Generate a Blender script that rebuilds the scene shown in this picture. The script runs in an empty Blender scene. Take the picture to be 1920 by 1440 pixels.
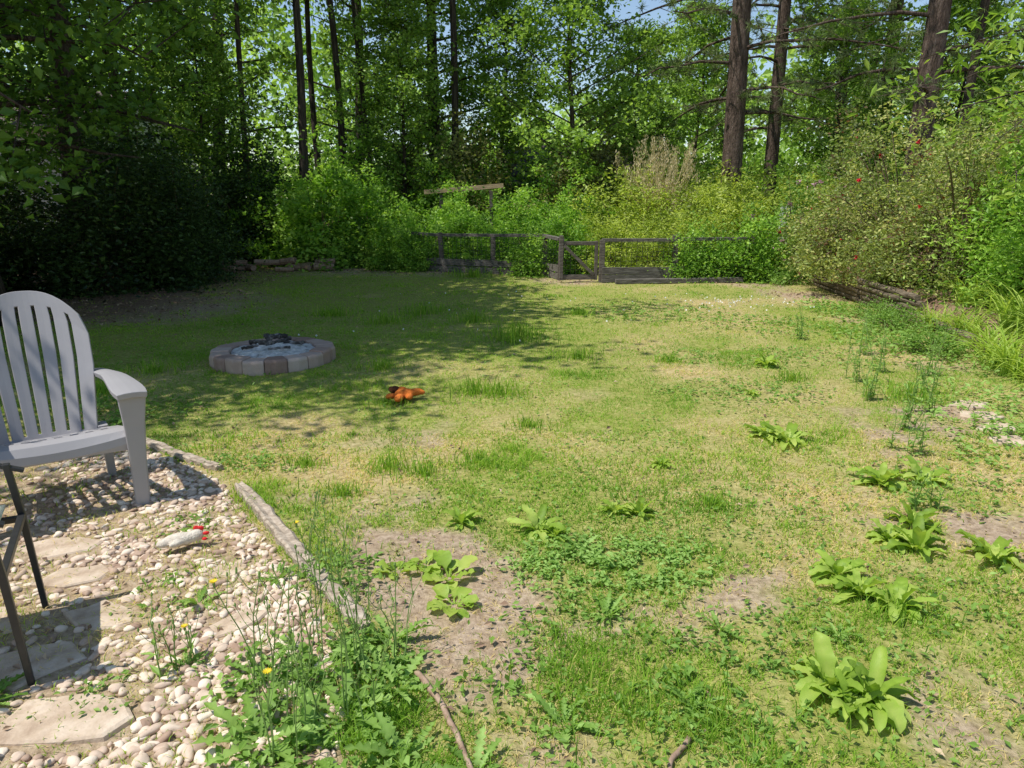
import bpy, math, random
import numpy as np
from mathutils import Vector, Matrix
R = np.random.RandomState(7)
random.seed(7)
scene = bpy.context.scene
COL = scene.collection

# ------------------------------------------------------------ noise
def _h(i, j, s):
    v = np.sin(i*127.1 + j*311.7 + s*74.7)*43758.5453
    return v - np.floor(v)
def vnoise(x, y, s=0):
    x = np.asarray(x, float); y = np.asarray(y, float)
    i = np.floor(x); j = np.floor(y); fx = x-i; fy = y-j
    fx = fx*fx*(3-2*fx); fy = fy*fy*(3-2*fy)
    return (_h(i,j,s)*(1-fx)+_h(i+1,j,s)*fx)*(1-fy)+(_h(i,j+1,s)*(1-fx)+_h(i+1,j+1,s)*fx)*fy
def fbm(x, y, s=0, o=4):
    a = .5; t = 0; n = 0
    for k in range(o):
        t = t+a*vnoise(x*2**k, y*2**k, s+k); n += a; a *= .5
    return t/n
def sstep(a, b, x):
    t = np.clip((x-a)/(b-a), 0, 1); return t*t*(3-2*t)

# ------------------------------------------------------------ ground layout
def wall_x(y): return np.interp(y, [4, 6, 8.3, 12.8, 14], [4.3, 4.6, 5.0, 5.45, 5.6])
def gz(x, y):
    x = np.asarray(x, float); y = np.asarray(y, float)
    z = (fbm(x*1.1, y*1.1, 3, 3)-.5)*.05 + (fbm(x*9, y*9, 11, 2)-.5)*.012
    z = z*sstep(0, 1.2, np.hypot(x, y))
    z = z + .28*sstep(.10, .3, x-wall_x(y))*sstep(5.5, 8, y)*(1-sstep(13.2, 14.5, y))
    return z
def edge_x(y): return np.interp(y, [0, 1.4, 2.2, 3.55, 3.8, 4.4, 5.2], [-.25, -.34, -.52, -1.47, -1.72, -2.5, -3.6])
def gravel(x, y):
    n = (fbm(x*5, y*5, 21)-.5)*.25
    return sstep(.0, .12, edge_x(y)-x+n*.3)*(1-sstep(4.25, 4.6, y+n))
BL = [(-.25,2.55,.38,1.1),(-.08,2.10,.28,1.0),(-.38,2.85,.28,.85),(.5,2.3,.28,.6),(1.45,1.85,.3,.6),(1.0,2.6,.3,.4),(-.85,3.0,.24,.9),(-.55,3.35,.28,.65),(-1.1,3.4,.2,.6),
      (3.1,4.7,.5,.7),(3.9,6.5,.7,.6),(4.5,9,.6,.7),(4.7,11.5,.8,.9),(4.4,13.2,.8,.9),(-5.2,10.2,1.7,1.1),(-7,12.5,2,1.1),(-1,16.2,2.0,.7),(-4,16.6,2.2,.8),
      (1.2,13.7,1.0,.7),(-.4,4.2,.35,.35),(1.9,3.2,.4,.5),(.1,1.6,.25,.7),(2.3,2.9,.4,.5),(2.4,4.3,.5,.45)]
def dirt(x, y):
    v = 0
    for (a,b,r,s) in BL: v = v+s*np.exp(-((x-a)**2+(y-b)**2)/(r*r))
    v = v*(.1+1.75*fbm(x*8, y*8, 31)) + 1.1*sstep(.56, .74, fbm(x*1.6, y*1.6, 41))*.45*(1-sstep(5,8,y))
    v = v + sstep(16.6, 17.8, y+.15*x)+ sstep(.05,.3,x-wall_x(y)) + sstep(.0,.6,-x-6.6+ .0*y)
    return np.clip(sstep(.25, 1.0, v), 0, 1)
def straw(x, y):
    f = fbm(x*1.3+5, y*1.3, 51)
    t = f*1.9-.76 + .18*sstep(.8, 3, x) + .12*sstep(4.5,2.5,y)*sstep(-.3,.8,x) - .5*sstep(6.2, 7.4, y)*sstep(1.6, 0, x) + .10*sstep(-1.6,-.4,x)*sstep(3.6,4.4,y)*(1-sstep(5.8,6.6,y))
    return np.clip(t, 0, .9)

# ------------------------------------------------------------ materials
def mat_base(name):
    m = bpy.data.materials.new(name); m.use_nodes = True
    nt = m.node_tree; nt.nodes.clear()
    out = nt.nodes.new('ShaderNodeOutputMaterial')
    return m, nt, out
def N(nt, t, **kw):
    n = nt.nodes.new(t)
    for k, v in kw.items():
        if k.startswith('i_'): n.inputs[k[2:].replace('_', ' ')].default_value = v
        else: setattr(n, k, v)
    return n
def ramp(nt, stops, mul=1):
    r = nt.nodes.new('ShaderNodeValToRGB'); e = r.color_ramp.elements
    while len(e) < len(stops): e.new(.5)
    for k, (p, c) in enumerate(stops):
        e[k].position = p; e[k].color = (min(c[0]*mul,.95), min(c[1]*mul,.95), min(c[2]*mul,.95), 1)
    return r
def leaf_mat(name, stops, trans=.35, rough=.45, tcol=(1.25,1.3,.6), spec=.3, mul=1.0):
    m, nt, out = mat_base(name); L = nt.links.new
    a = N(nt, 'ShaderNodeAttribute', attribute_name='tint')
    r = ramp(nt, stops, mul); L(a.outputs['Fac'], r.inputs[0])
    b = N(nt, 'ShaderNodeBsdfPrincipled'); b.inputs['Roughness'].default_value = rough
    b.inputs['Specular IOR Level'].default_value = spec
    L(r.outputs[0], b.inputs['Base Color'])
    mx = N(nt, 'ShaderNodeMix', data_type='RGBA', blend_type='MULTIPLY'); mx.inputs[0].default_value = 1
    L(r.outputs[0], mx.inputs[6]); mx.inputs[7].default_value = (*tcol, 1)
    t = N(nt, 'ShaderNodeBsdfTranslucent'); L(mx.outputs[2], t.inputs[0])
    s = N(nt, 'ShaderNodeMixShader'); s.inputs[0].default_value = trans
    L(b.outputs[0], s.inputs[1]); L(t.outputs[0], s.inputs[2]); L(s.outputs[0], out.inputs[0])
    return m
def rough_mat(name, stops, scale=8, rough=.85, bump=.4, stretch=(1,1,1), detail=8, tint=False, spec=.2, dist=.02):
    m, nt, out = mat_base(name); L = nt.links.new
    tc = N(nt, 'ShaderNodeTexCoord'); mp = N(nt, 'ShaderNodeMapping'); mp.inputs['Scale'].default_value = stretch
    L(tc.outputs['Object'], mp.inputs[0])
    n = N(nt, 'ShaderNodeTexNoise'); n.inputs['Scale'].default_value = scale; n.inputs['Detail'].default_value = detail; n.inputs['Roughness'].default_value = .65
    L(mp.outputs[0], n.inputs[0])
    fac = n.outputs[0]
    if tint:
        a = N(nt, 'ShaderNodeAttribute', attribute_name='tint')
        ma = N(nt, 'ShaderNodeMath', operation='MULTIPLY_ADD'); ma.inputs[1].default_value = .6; L(n.outputs[0], ma.inputs[0]); 
        mb = N(nt, 'ShaderNodeMath', operation='MULTIPLY_ADD'); mb.inputs[1].default_value = .8; mb.inputs[2].default_value = -.2; L(a.outputs['Fac'], mb.inputs[0])
        L(mb.outputs[0], ma.inputs[2]); fac = ma.outputs[0]
    r = ramp(nt, stops); L(fac, r.inputs[0])
    b = N(nt, 'ShaderNodeBsdfPrincipled'); b.inputs['Roughness'].default_value = rough; b.inputs['Specular IOR Level'].default_value = spec
    L(r.outputs[0], b.inputs['Base Color'])
    if bump:
        n2 = N(nt, 'ShaderNodeTexNoise'); n2.inputs['Scale'].default_value = scale*3; n2.inputs['Detail'].default_value = 6
        L(mp.outputs[0], n2.inputs[0])
        ad = N(nt, 'ShaderNodeMath', operation='ADD'); L(n.outputs[0], ad.inputs[0]); L(n2.outputs[0], ad.inputs[1])
        bp = N(nt, 'ShaderNodeBump'); bp.inputs['Strength'].default_value = bump; bp.inputs['Distance'].default_value = dist
        L(ad.outputs[0], bp.inputs['Height']); L(bp.outputs[0], b.inputs['Normal'])
    L(b.outputs[0], out.inputs[0])
    return m

M = {}
M['maple'] = leaf_mat('maple_leaf', [(0,(.03,.065,.012)),(.5,(.08,.16,.025)),(1,(.16,.28,.045))], .42, mul=1.35)
M['gum'] = leaf_mat('gum_leaf', [(0,(.06,.11,.018)),(.5,(.18,.29,.05)),(1,(.34,.46,.12))], .45, mul=1.4)
M['olive'] = leaf_mat('olive_leaf', [(0,(.09,.09,.03)),(.5,(.20,.21,.07)),(1,(.33,.32,.13))], .38, mul=1.4)
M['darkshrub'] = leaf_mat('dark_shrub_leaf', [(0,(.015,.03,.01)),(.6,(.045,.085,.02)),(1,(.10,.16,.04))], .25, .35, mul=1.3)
M['vine'] = leaf_mat('vine_leaf', [(0,(.05,.11,.015)),(.5,(.19,.34,.045)),(1,(.36,.51,.10))], .45, mul=1.35)
M['lime'] = leaf_mat('lime_leaf', [(0,(.10,.14,.02)),(.5,(.29,.37,.06)),(1,(.50,.54,.13))], .45, mul=1.3)
M['sap'] = leaf_mat('sapling_leaf', [(0,(.08,.15,.02)),(.5,(.20,.33,.05)),(1,(.38,.48,.10))], .45, mul=1.2)
M['rose'] = leaf_mat('rose_leaf', [(0,(.17,.09,.05)),(.15,(.11,.13,.05)),(.5,(.20,.26,.07)),(.8,(.36,.40,.12)),(1,(.50,.48,.18))], .40, mul=1.25)
M['pine'] = leaf_mat('pine_needle', [(0,(.06,.09,.035)),(.5,(.13,.18,.065)),(1,(.25,.28,.12))], .3, mul=1.2)
M['straw'] = leaf_mat('dry_straw', [(0,(.25,.20,.10)),(1,(.6,.5,.32))], .3, mul=1.2)
M['grass'] = leaf_mat('grass_blade', [(0,(.12,.27,.03)),(.35,(.28,.46,.05)),(.55,(.48,.56,.11)),(.75,(.72,.57,.24)),(1,(.84,.69,.40))], .45, .7, spec=.12)
M['weed'] = leaf_mat('weed_leaf', [(0,(.10,.20,.03)),(.5,(.22,.37,.07)),(1,(.37,.54,.15))], .38, .5, spec=.2)
M['dock'] = leaf_mat('dock_leaf', [(0,(.14,.24,.025)),(.5,(.31,.46,.06)),(1,(.50,.60,.14))], .42, .5, spec=.25)
M['litter'] = leaf_mat('dead_leaf', [(0,(.12,.07,.05)),(.5,(.32,.21,.14)),(1,(.58,.44,.29))], .1, .8)
M['bark'] = rough_mat('dark_bark', [(.3,(.025,.02,.015)),(.5,(.08,.062,.048)),(.7,(.17,.135,.105))], 6, .9, .9, (3,3,.5), dist=.05)
M['pinebark'] = rough_mat('pine_bark', [(.3,(.04,.03,.024)),(.5,(.13,.09,.07)),(.7,(.24,.18,.145))], 5, .9, 1, (3,3,.6), dist=.06)
M['stem'] = rough_mat('twig', [(.3,(.10,.07,.045)),(.7,(.26,.19,.12))], 20, .8, .2)
M['gstem'] = rough_mat('green_stem', [(.3,(.12,.21,.05)),(.7,(.25,.36,.10))], 20, .6, 0)
M['plastic'] = rough_mat('grey_plastic', [(.3,(.315,.30,.305)),(.7,(.35,.335,.34))], 3, .45, .05, spec=.4, dist=.003)
M['blackmetal'] = rough_mat('black_metal', [(.3,(.02,.02,.021)),(.7,(.035,.034,.034))], 30, .4, .1, spec=.5, dist=.002)
M['oldwood'] = rough_mat('weathered_wood', [(.3,(.05,.043,.036)),(.5,(.13,.11,.095)),(.7,(.24,.21,.18))], 6, .9, .7, (1,1,8), dist=.01, tint=False)
M['edgewood'] = rough_mat('edging_wood', [(.3,(.18,.135,.10)),(.5,(.42,.34,.26)),(.7,(.60,.51,.41))], 5, .9, .8, (3,9,9), dist=.01)
M['logwood'] = rough_mat('landscape_timber', [(.3,(.06,.045,.03)),(.5,(.18,.14,.10)),(.7,(.32,.26,.19))], 5, .9, .8, (9,1,9), dist=.015)
M['newwood'] = rough_mat('pale_lumber', [(.3,(.30,.21,.12)),(.7,(.52,.38,.24))], 4, .7, .3, (1,8,8))
M['pebble'] = rough_mat('pebble', [(0,(.26,.16,.11)),(.3,(.47,.34,.25)),(.6,(.66,.52,.40)),(1,(.80,.69,.56))], 22, .8, .4, tint=True, dist=.004)
M['flag'] = rough_mat('flagstone', [(.3,(.34,.24,.165)),(.5,(.52,.40,.29)),(.7,(.66,.54,.42))], 9, .9, .7, dist=.01)
M['block'] = rough_mat('concrete_block', [(0,(.22,.14,.11)),(.4,(.38,.26,.21)),(.75,(.47,.35,.29)),(1,(.52,.42,.36))], 14, .95, .6, tint=True, dist=.008)
M['ash'] = rough_mat('ash', [(.3,(.20,.19,.18)),(.45,(.48,.47,.45)),(.7,(.78,.76,.73))], 16, 1, .8, dist=.02)
M['char'] = rough_mat('charcoal', [(.3,(.02,.018,.016)),(.5,(.07,.065,.06)),(.68,(.35,.34,.33))], 12, .8, .8)
M['orange'] = rough_mat('orange_plush', [(.3,(.50,.10,.015)),(.7,(.90,.27,.05))], 45, 1, .8, dist=.012)
M['brownfur'] = rough_mat('brown_plush', [(.3,(.06,.02,.01)),(.7,(.16,.06,.025))], 60, 1, 1, dist=.01)
M['white'] = rough_mat('cream_plush', [(.3,(.55,.46,.37)),(.7,(.76,.69,.58))], 50, 1, .8, dist=.008)
M['red'] = rough_mat('red_plush', [(.3,(.6,.02,.02)),(.7,(.8,.05,.05))], 50, .9, .5)
M['pink'] = leaf_mat('pink_petal', [(0,(.55,.28,.36)),(1,(.78,.55,.62))], .3, .5, (1,1,1))
M['redpetal'] = leaf_mat('red_petal', [(0,(.6,.01,.03)),(1,(.8,.04,.08))], .3, .5, (1,1,1))
M['yellow'] = leaf_mat('yellow_petal', [(0,(.8,.55,.02)),(1,(.9,.75,.05))], .2, .5, (1,1,1))
M['whitepetal'] = leaf_mat('white_petal', [(0,(.7,.7,.65)),(1,(.85,.85,.8))], .2, .5, (1,1,1))
M['roof'] = rough_mat('brown_shingle', [(.3,(.09,.065,.06)),(.7,(.17,.13,.12))], 9, .9, .4)
M['paint'] = rough_mat('white_paint', [(.3,(.62,.62,.60)),(.7,(.78,.78,.76))], 2, .6, .1)
M['glass'] = rough_mat('window_glass', [(.3,(.02,.025,.03)),(.7,(.05,.06,.07))], 1, .1, 0, spec=.7)
M['logstick']=rough_mat('stick_bark',[(.3,(.18,.105,.07)),(.7,(.46,.33,.24))],25,.9,.5,dist=.005)
def siding_mat():
    m, nt, out = mat_base('lap_siding'); L = nt.links.new
    tc = N(nt,'ShaderNodeTexCoord'); w = N(nt,'ShaderNodeTexWave', wave_type='BANDS', bands_direction='Z', wave_profile='SAW'); w.inputs['Scale'].default_value = 1.6
    L(tc.outputs['Object'], w.inputs[0])
    r = ramp(nt, [(0,(.3,.31,.31)),(.15,(.58,.60,.60)),(1,(.64,.66,.66))]); L(w.outputs[0], r.inputs[0])
    b = N(nt,'ShaderNodeBsdfPrincipled'); b.inputs['Roughness'].default_value = .6; L(r.outputs[0], b.inputs['Base Color'])
    bp = N(nt,'ShaderNodeBump'); bp.inputs['Distance'].default_value = .02; L(w.outputs[0], bp.inputs['Height']); L(bp.outputs[0], b.inputs['Normal'])
    L(b.outputs[0], out.inputs[0]); return m
M['siding'] = siding_mat()
def cushion_mat():
    m, nt, out = mat_base('patterned_cushion_fabric'); L = nt.links.new
    tc = N(nt,'ShaderNodeTexCoord'); n = N(nt,'ShaderNodeTexNoise'); n.inputs['Scale'].default_value = 18; n.inputs['Distortion'].default_value = 2.5; n.inputs['Detail'].default_value = 1
    L(tc.outputs['Object'], n.inputs[0])
    r = ramp(nt, [(.40,(.68,.66,.55)),(.46,(.34,.42,.27)),(.52,(.70,.68,.58)),(.6,(.45,.52,.45)),(.66,(.72,.69,.58))]); L(n.outputs[0], r.inputs[0])
    b = N(nt,'ShaderNodeBsdfPrincipled'); b.inputs['Roughness'].default_value = .9; L(r.outputs[0], b.inputs['Base Color']); L(b.outputs[0], out.inputs[0]); return m
M['cushion'] = cushion_mat()
def ground_mat():
    m, nt, out = mat_base('lawn_soil'); L = nt.links.new
    tc = N(nt,'ShaderNodeTexCoord')
    def noise(s, d=6, dist=0):
        n = N(nt,'ShaderNodeTexNoise'); n.inputs['Scale'].default_value = s; n.inputs['Detail'].default_value = d; n.inputs['Roughness'].default_value = .7; n.inputs['Distortion'].default_value = dist
        L(tc.outputs['Object'], n.inputs[0]); return n
    n1 = noise(35); n2 = noise(9, 5, .5); n3 = noise(140, 3)
    g = ramp(nt, [(.3,(.17,.21,.05)),(.5,(.33,.36,.09)),(.7,(.52,.46,.19))]); L(n1.outputs[0], g.inputs[0])
    s = ramp(nt, [(.3,(.30,.22,.11)),(.5,(.56,.43,.23)),(.7,(.74,.60,.36))]); L(n1.outputs[0], s.inputs[0])
    d = ramp(nt, [(.28,(.20,.14,.09)),(.5,(.46,.35,.25)),(.72,(.66,.53,.40))]); L(n1.outputs[0], d.inputs[0])
    v = ramp(nt, [(.35,(.8,.76,.7)),(.65,(1.0,1.0,1.0))]); L(n2.outputs[0], v.inputs[0])
    a1 = N(nt,'ShaderNodeAttribute', attribute_name='straw'); a2 = N(nt,'ShaderNodeAttribute', attribute_name='dirt'); a3 = N(nt,'ShaderNodeAttribute', attribute_name='shade')  # shade attribute: where reddish-brown leaf litter and pine straw cover the soil
    m1 = N(nt,'ShaderNodeMix', data_type='RGBA'); L(a1.outputs['Fac'], m1.inputs[0]); L(g.outputs[0], m1.inputs[6]); L(s.outputs[0], m1.inputs[7])
    m2 = N(nt,'ShaderNodeMix', data_type='RGBA'); L(a2.outputs['Fac'], m2.inputs[0]); L(m1.outputs[2], m2.inputs[6]); L(d.outputs[0], m2.inputs[7])
    litter_col = ramp(nt, [(.3,(.09,.05,.035)),(.5,(.23,.14,.095)),(.7,(.40,.27,.19))]); L(n1.outputs[0], litter_col.inputs[0])
    m4 = N(nt,'ShaderNodeMix', data_type='RGBA'); L(a3.outputs['Fac'], m4.inputs[0]); L(m2.outputs[2], m4.inputs[6]); L(litter_col.outputs[0], m4.inputs[7])
    m3 = N(nt,'ShaderNodeMix', data_type='RGBA', blend_type='MULTIPLY'); m3.inputs[0].default_value = 1; L(m4.outputs[2], m3.inputs[6]); L(v.outputs[0], m3.inputs[7])
    b = N(nt,'ShaderNodeBsdfPrincipled'); b.inputs['Roughness'].default_value = .95; b.inputs['Specular IOR Level'].default_value = .1
    L(m3.outputs[2], b.inputs['Base Color'])
    ad = N(nt,'ShaderNodeMath', operation='ADD'); L(n1.outputs[0], ad.inputs[0]); L(n3.outputs[0], ad.inputs[1])
    bp = N(nt,'ShaderNodeBump'); bp.inputs['Strength'].default_value = .6; bp.inputs['Distance'].default_value = .012; L(ad.outputs[0], bp.inputs['Height']); L(bp.outputs[0], b.inputs['Normal'])
    L(b.outputs[0], out.inputs[0]); return m
M['ground'] = ground_mat()

# ------------------------------------------------------------ geometry accumulator
class Geo:
    def __init__(s): s.v=[]; s.q=[]; s.t=[]; s.ti=[]; s.qm=[]; s.tm=[]; s.n=0
    def add(s, v, q=None, t=None, tint=.5, mat=0):
        v = np.asarray(v, float).reshape(-1,3)
        if q is not None and len(q): q=np.asarray(q,int).reshape(-1,4); s.q.append(q+s.n); s.qm.append(np.full(len(q), mat))
        if t is not None and len(t): t=np.asarray(t,int).reshape(-1,3); s.t.append(t+s.n); s.tm.append(np.full(len(t), mat))
        s.v.append(v); s.ti.append(np.broadcast_to(np.asarray(tint, float), (len(v),)) if np.ndim(tint)==0 else np.asarray(tint,float)); s.n += len(v)
    def tube(s, pts, rad, sides=6, tint=.5, mat=0, cap=True):
        P = np.asarray(pts, float); n = len(P); rad = np.broadcast_to(np.asarray(rad,float),(n,))
        T = np.gradient(P, axis=0); T /= np.linalg.norm(T,axis=1)[:,None]+1e-9
        up = np.array([0,0,1.]) if abs(T[:,2]).mean()<.8 else np.array([1.,0,0])
        A = np.cross(T, up); A /= np.linalg.norm(A,axis=1)[:,None]+1e-9; B = np.cross(T, A)
        th = np.arange(sides)/sides*2*np.pi
        V = P[:,None]+rad[:,None,None]*(np.cos(th)[None,:,None]*A[:,None]+np.sin(th)[None,:,None]*B[:,None])
        q=[]
        for i in range(n-1):
            for k in range(sides):
                k2=(k+1)%sides; q.append((i*sides+k, i*sides+k2, (i+1)*sides+k2, (i+1)*sides+k))
        V = V.reshape(-1,3); t=[]
        if cap:
            V = np.vstack([V, P[0], P[-1]]); a=len(V)-2
            for k in range(sides):
                k2=(k+1)%sides; t.append((a,k2,k)); t.append((a+1,(n-1)*sides+k,(n-1)*sides+k2))
        s.add(V, q, t, tint, mat)
    def loft(s, secs, tint=.5, mat=0):
        V=[]
        for c,wx,wy in secs:
            for a,b in ((-1,-1),(1,-1),(1,1),(-1,1)): V.append((c[0]+a*wx/2, c[1]+b*wy/2, c[2]))
        q=[(3,2,1,0)]; m=len(secs)
        for i in range(m-1):
            for k in range(4): k2=(k+1)%4; q.append((i*4+k,i*4+k2,i*4+4+k2,i*4+4+k))
        q.append(tuple((m-1)*4+k for k in range(4))); s.add(V,q,None,tint,mat)
    def box(s, c, size, rot=None, tint=.5, mat=0):
        V = np.array([(x,y,z) for z in (-.5,.5) for (x,y) in ((-.5,-.5),(.5,-.5),(.5,.5),(-.5,.5))])*np.array(size)
        if rot is not None: V = V@np.array(rot).T
        s.add(V+np.array(c), [(3,2,1,0),(4,5,6,7),(0,1,5,4),(1,2,6,5),(2,3,7,6),(3,0,4,7)], None, tint, mat)
    def beam(s, a, b, w, h, tint=.5, mat=0, roll=0):
        a=np.array(a,float); b=np.array(b,float); d=b-a; l=np.linalg.norm(d); d/=l
        up=np.array([0,0,1.]) if abs(d[2])<.9 else np.array([0,1.,0])
        y=np.cross(up,d); y/=np.linalg.norm(y); z=np.cross(d,y)
        s.box((a+b)/2,(l,w,h),np.stack([d,y,z],1),tint,mat)
    def leaves(s, c, d, n, L, W, fold=.12, tint=.5, mat=0):
        k=len(c); d=d/(np.linalg.norm(d,axis=1)[:,None]+1e-9)
        sd=np.cross(d,n); sd/=np.linalg.norm(sd,axis=1)[:,None]+1e-9; nn=np.cross(sd,d)
        L=np.broadcast_to(L,(k,))[:,None]; W=np.broadcast_to(W,(k,))[:,None]
        V=np.stack([c-d*L*.5, c-d*L*.05+sd*W*.5+nn*W*fold, c+d*L*.5-nn*L*.08, c-d*L*.05-sd*W*.5+nn*W*fold],1)
        q=np.arange(k*4).reshape(k,4)
        s.add(V, q, None, np.repeat(np.broadcast_to(tint,(k,)),4), mat)
    def build(s, name, mats, parent=None, smooth=False, bevel=0, extra=None, loc=None):
        me=bpy.data.meshes.new(name); V=np.vstack(s.v); me.vertices.add(len(V)); me.vertices.foreach_set('co',V.astype(np.float32).ravel())
        Q=np.vstack(s.q) if s.q else np.zeros((0,4),int); T=np.vstack(s.t) if s.t else np.zeros((0,3),int)
        nl=Q.size+T.size; me.loops.add(nl); me.loops.foreach_set('vertex_index',np.concatenate([Q.ravel(),T.ravel()]).astype(np.int32))
        me.polygons.add(len(Q)+len(T))
        me.polygons.foreach_set('loop_start',np.concatenate([np.arange(len(Q))*4, Q.size+np.arange(len(T))*3]).astype(np.int32))
        for m in mats: me.materials.append(m)
        mi=np.concatenate(([np.concatenate(s.qm)] if s.qm else [])+([np.concatenate(s.tm)] if s.tm else [])).astype(np.int32)
        me.polygons.foreach_set('material_index',mi)
        me.polygons.foreach_set('use_smooth',np.full(len(mi),smooth))
        a=me.attributes.new('tint','FLOAT','POINT'); a.data.foreach_set('value',np.concatenate(s.ti).astype(np.float32))
        if extra:
            for k,vv in extra.items(): a=me.attributes.new(k,'FLOAT','POINT'); a.data.foreach_set('value',np.asarray(vv,np.float32))
        me.update(calc_edges=True)
        o=bpy.data.objects.new(name,me); COL.objects.link(o)
        if parent: o.parent=parent
        if loc is not None: o.location=loc
        if bevel:
            b=o.modifiers.new('bevel','BEVEL'); b.width=bevel; b.segments=2; b.limit_method='ANGLE'
        return o
def tag(o, label, cat, group=None, kind=None):
    o['label']=label; o['category']=cat
    if group: o['group']=group
    if kind: o['kind']=kind
    return o
def root(name, label, cat, loc=(0,0,0), rz=0, group=None, scale=1):
    e=bpy.data.objects.new(name,None); e.empty_display_size=.2; COL.objects.link(e); e.location=loc; e.rotation_euler=(0,0,rz); e.scale=(scale,)*3
    return tag(e,label,cat,group)
def copy_thing(r, loc, rz, sc=1, label=None, tilt=(0,0)):
    n=r.copy(); COL.objects.link(n); n.location=loc; n.rotation_euler=(tilt[0],tilt[1],rz); n.scale=(sc,)*3 if np.ndim(sc)==0 else sc
    for c in list(r.children):
        cc=c.copy(); cc.parent=n; COL.objects.link(cc)
    if label: n['label']=label
    return n
def unit(n): v=R.normal(size=(n,3)); return v/np.linalg.norm(v,axis=1)[:,None]

# ------------------------------------------------------------ ground
xs=np.unique(np.concatenate([np.linspace(-400,-20,14),np.arange(-20,-4,.6),np.arange(-4,4,.05),np.arange(4,7,.1),np.arange(7,20,.6),np.linspace(20,400,14)]).round(3))
ys=np.unique(np.concatenate([np.linspace(-60,0,12),np.arange(0,6,.05),np.arange(6,20,.25),np.linspace(20,60,20),np.linspace(60,500,12)]).round(3))
X,Y=np.meshgrid(xs,ys); Z=gz(X,Y)
g=Geo(); nx=len(xs); ny=len(ys)
I=(np.arange(ny-1)[:,None]*nx+np.arange(nx-1)[None,:]).ravel()
q=np.stack([I,I+1,I+nx+1,I+nx],1)
g.add(np.stack([X,Y,Z],-1).reshape(-1,3),q)
gr=gravel(X,Y); dd=np.maximum(dirt(X,Y),gr*.8); st=np.maximum(straw(X,Y),gr)
litter_mask=np.clip(sstep(15.5,17.5,Y)+sstep(-4.2,-5.8,X)*sstep(8,9.5,Y)+sstep(.05,.25,X-wall_x(Y))*(Y>5)+sstep(-6,-7,X),0,1)*(.6+.4*fbm(X,Y,5))  # brown leaf litter mask, stored as the shade attribute
gnd=g.build('ground',[M['ground']],smooth=True,extra={'dirt':dd.ravel(),'straw':st.ravel(),'shade':litter_mask.ravel()})
tag(gnd,'patchy backyard lawn ground with bare soil and straw','ground',kind='structure')

# ------------------------------------------------------------ grass
def add_blades(g, x, y, L, W, lean, tint, detail):
    k=len(x); az=R.uniform(0,2*np.pi,k); z=gz(x,y)-.003
    p=np.stack([x,y,z],1); h=np.stack([np.cos(az),np.sin(az),0*az],1)
    a2=az+R.normal(0,.9,k)+np.pi/2; sd=np.stack([np.cos(a2),np.sin(a2),0*az],1)
    up=np.array([0,0,1.]); Lc=L[:,None]; ln=lean[:,None]; Wc=W[:,None]
    hh=np.sqrt(np.clip(1-lean**2,.01,1))[:,None]
    tip=p+h*ln*Lc+up*hh*Lc
    if detail:
        mid=p+h*ln*Lc*.38+up*Lc*(.62*hh+.06)
        V=np.stack([p-sd*Wc/2,p+sd*Wc/2,mid+sd*Wc*.42,mid-sd*Wc*.42,tip],1)
        b=np.arange(k)*5
        g.add(V,np.stack([b,b+1,b+2,b+3],1),np.stack([b+3,b+2,b+4],1),np.repeat(tint,5))
    else:
        V=np.stack([p-sd*Wc/2,p+sd*Wc/2,tip],1); b=np.arange(k)*3
        g.add(V,None,np.stack([b,b+1,b+2],1),np.repeat(tint,3))
g=Geo()
def lawn(y0,y1,n,detail,wmul=1):
    y=R.uniform(y0**.5,y1**.5,n)**2
    x=R.uniform(-1,1,n)*(.82*y+.8)
    dt=dirt(x,y); gv=gravel(x,y); cl=fbm(x*7,y*7,61,2)
    keep=R.rand(n)<np.clip((1-.88*dt)*(1-.9*gv)*(.25+1.5*sstep(.3,.65,cl)),0,1)
    x=x[keep];y=y[keep]; k=len(x); s=straw(x,y); cl=cl[keep]; dt=dt[keep]
    tuft=sstep(.6,.8,fbm(x*2.3,y*2.3,71,2))
    dry=R.rand(k)<np.clip(.04+.88*s+.5*dt,0,.9)
    tint=np.where(dry,R.uniform(.6,.95,k),np.clip(R.normal(.35,.09,k)+.12*(s>.4)-.14*sstep(.5,.65,fbm(x*.9,y*.9,77,2)),0,.56))
    L=np.where(dry,R.uniform(.012,.04,k),R.uniform(.016,.038,k)*(1+1.4*tuft*(1-s)))
    lean=np.where(dry,R.uniform(.82,.99,k),R.uniform(.45,.97,k))
    W=(.0018+.0008*y)*R.uniform(.7,1.3,k)*wmul
    add_blades(g,x,y,L,W,lean,tint,detail)
lawn(1.2,4.5,240000,True); lawn(4.5,9,200000,False); lawn(9,17.5,130000,False,1.25)
n=17000; y=R.uniform(1.2,4.6,n); x=edge_x(y)-R.uniform(0,2.6,n)
k=fbm(x*3.5,y*3.5,81,3)>.47; x=x[k];y=y[k]
add_blades(g,x,y,R.uniform(.03,.07,len(x)),R.uniform(.0015,.003,len(x)),R.uniform(.8,.99,len(x)),R.uniform(.45,.95,len(x)),True)
lawn_o=g.build('lawn_grass',[M['grass']]); tag(lawn_o,'short patchy lawn grass, green mixed with dry straw','grass',kind='stuff')
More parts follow.
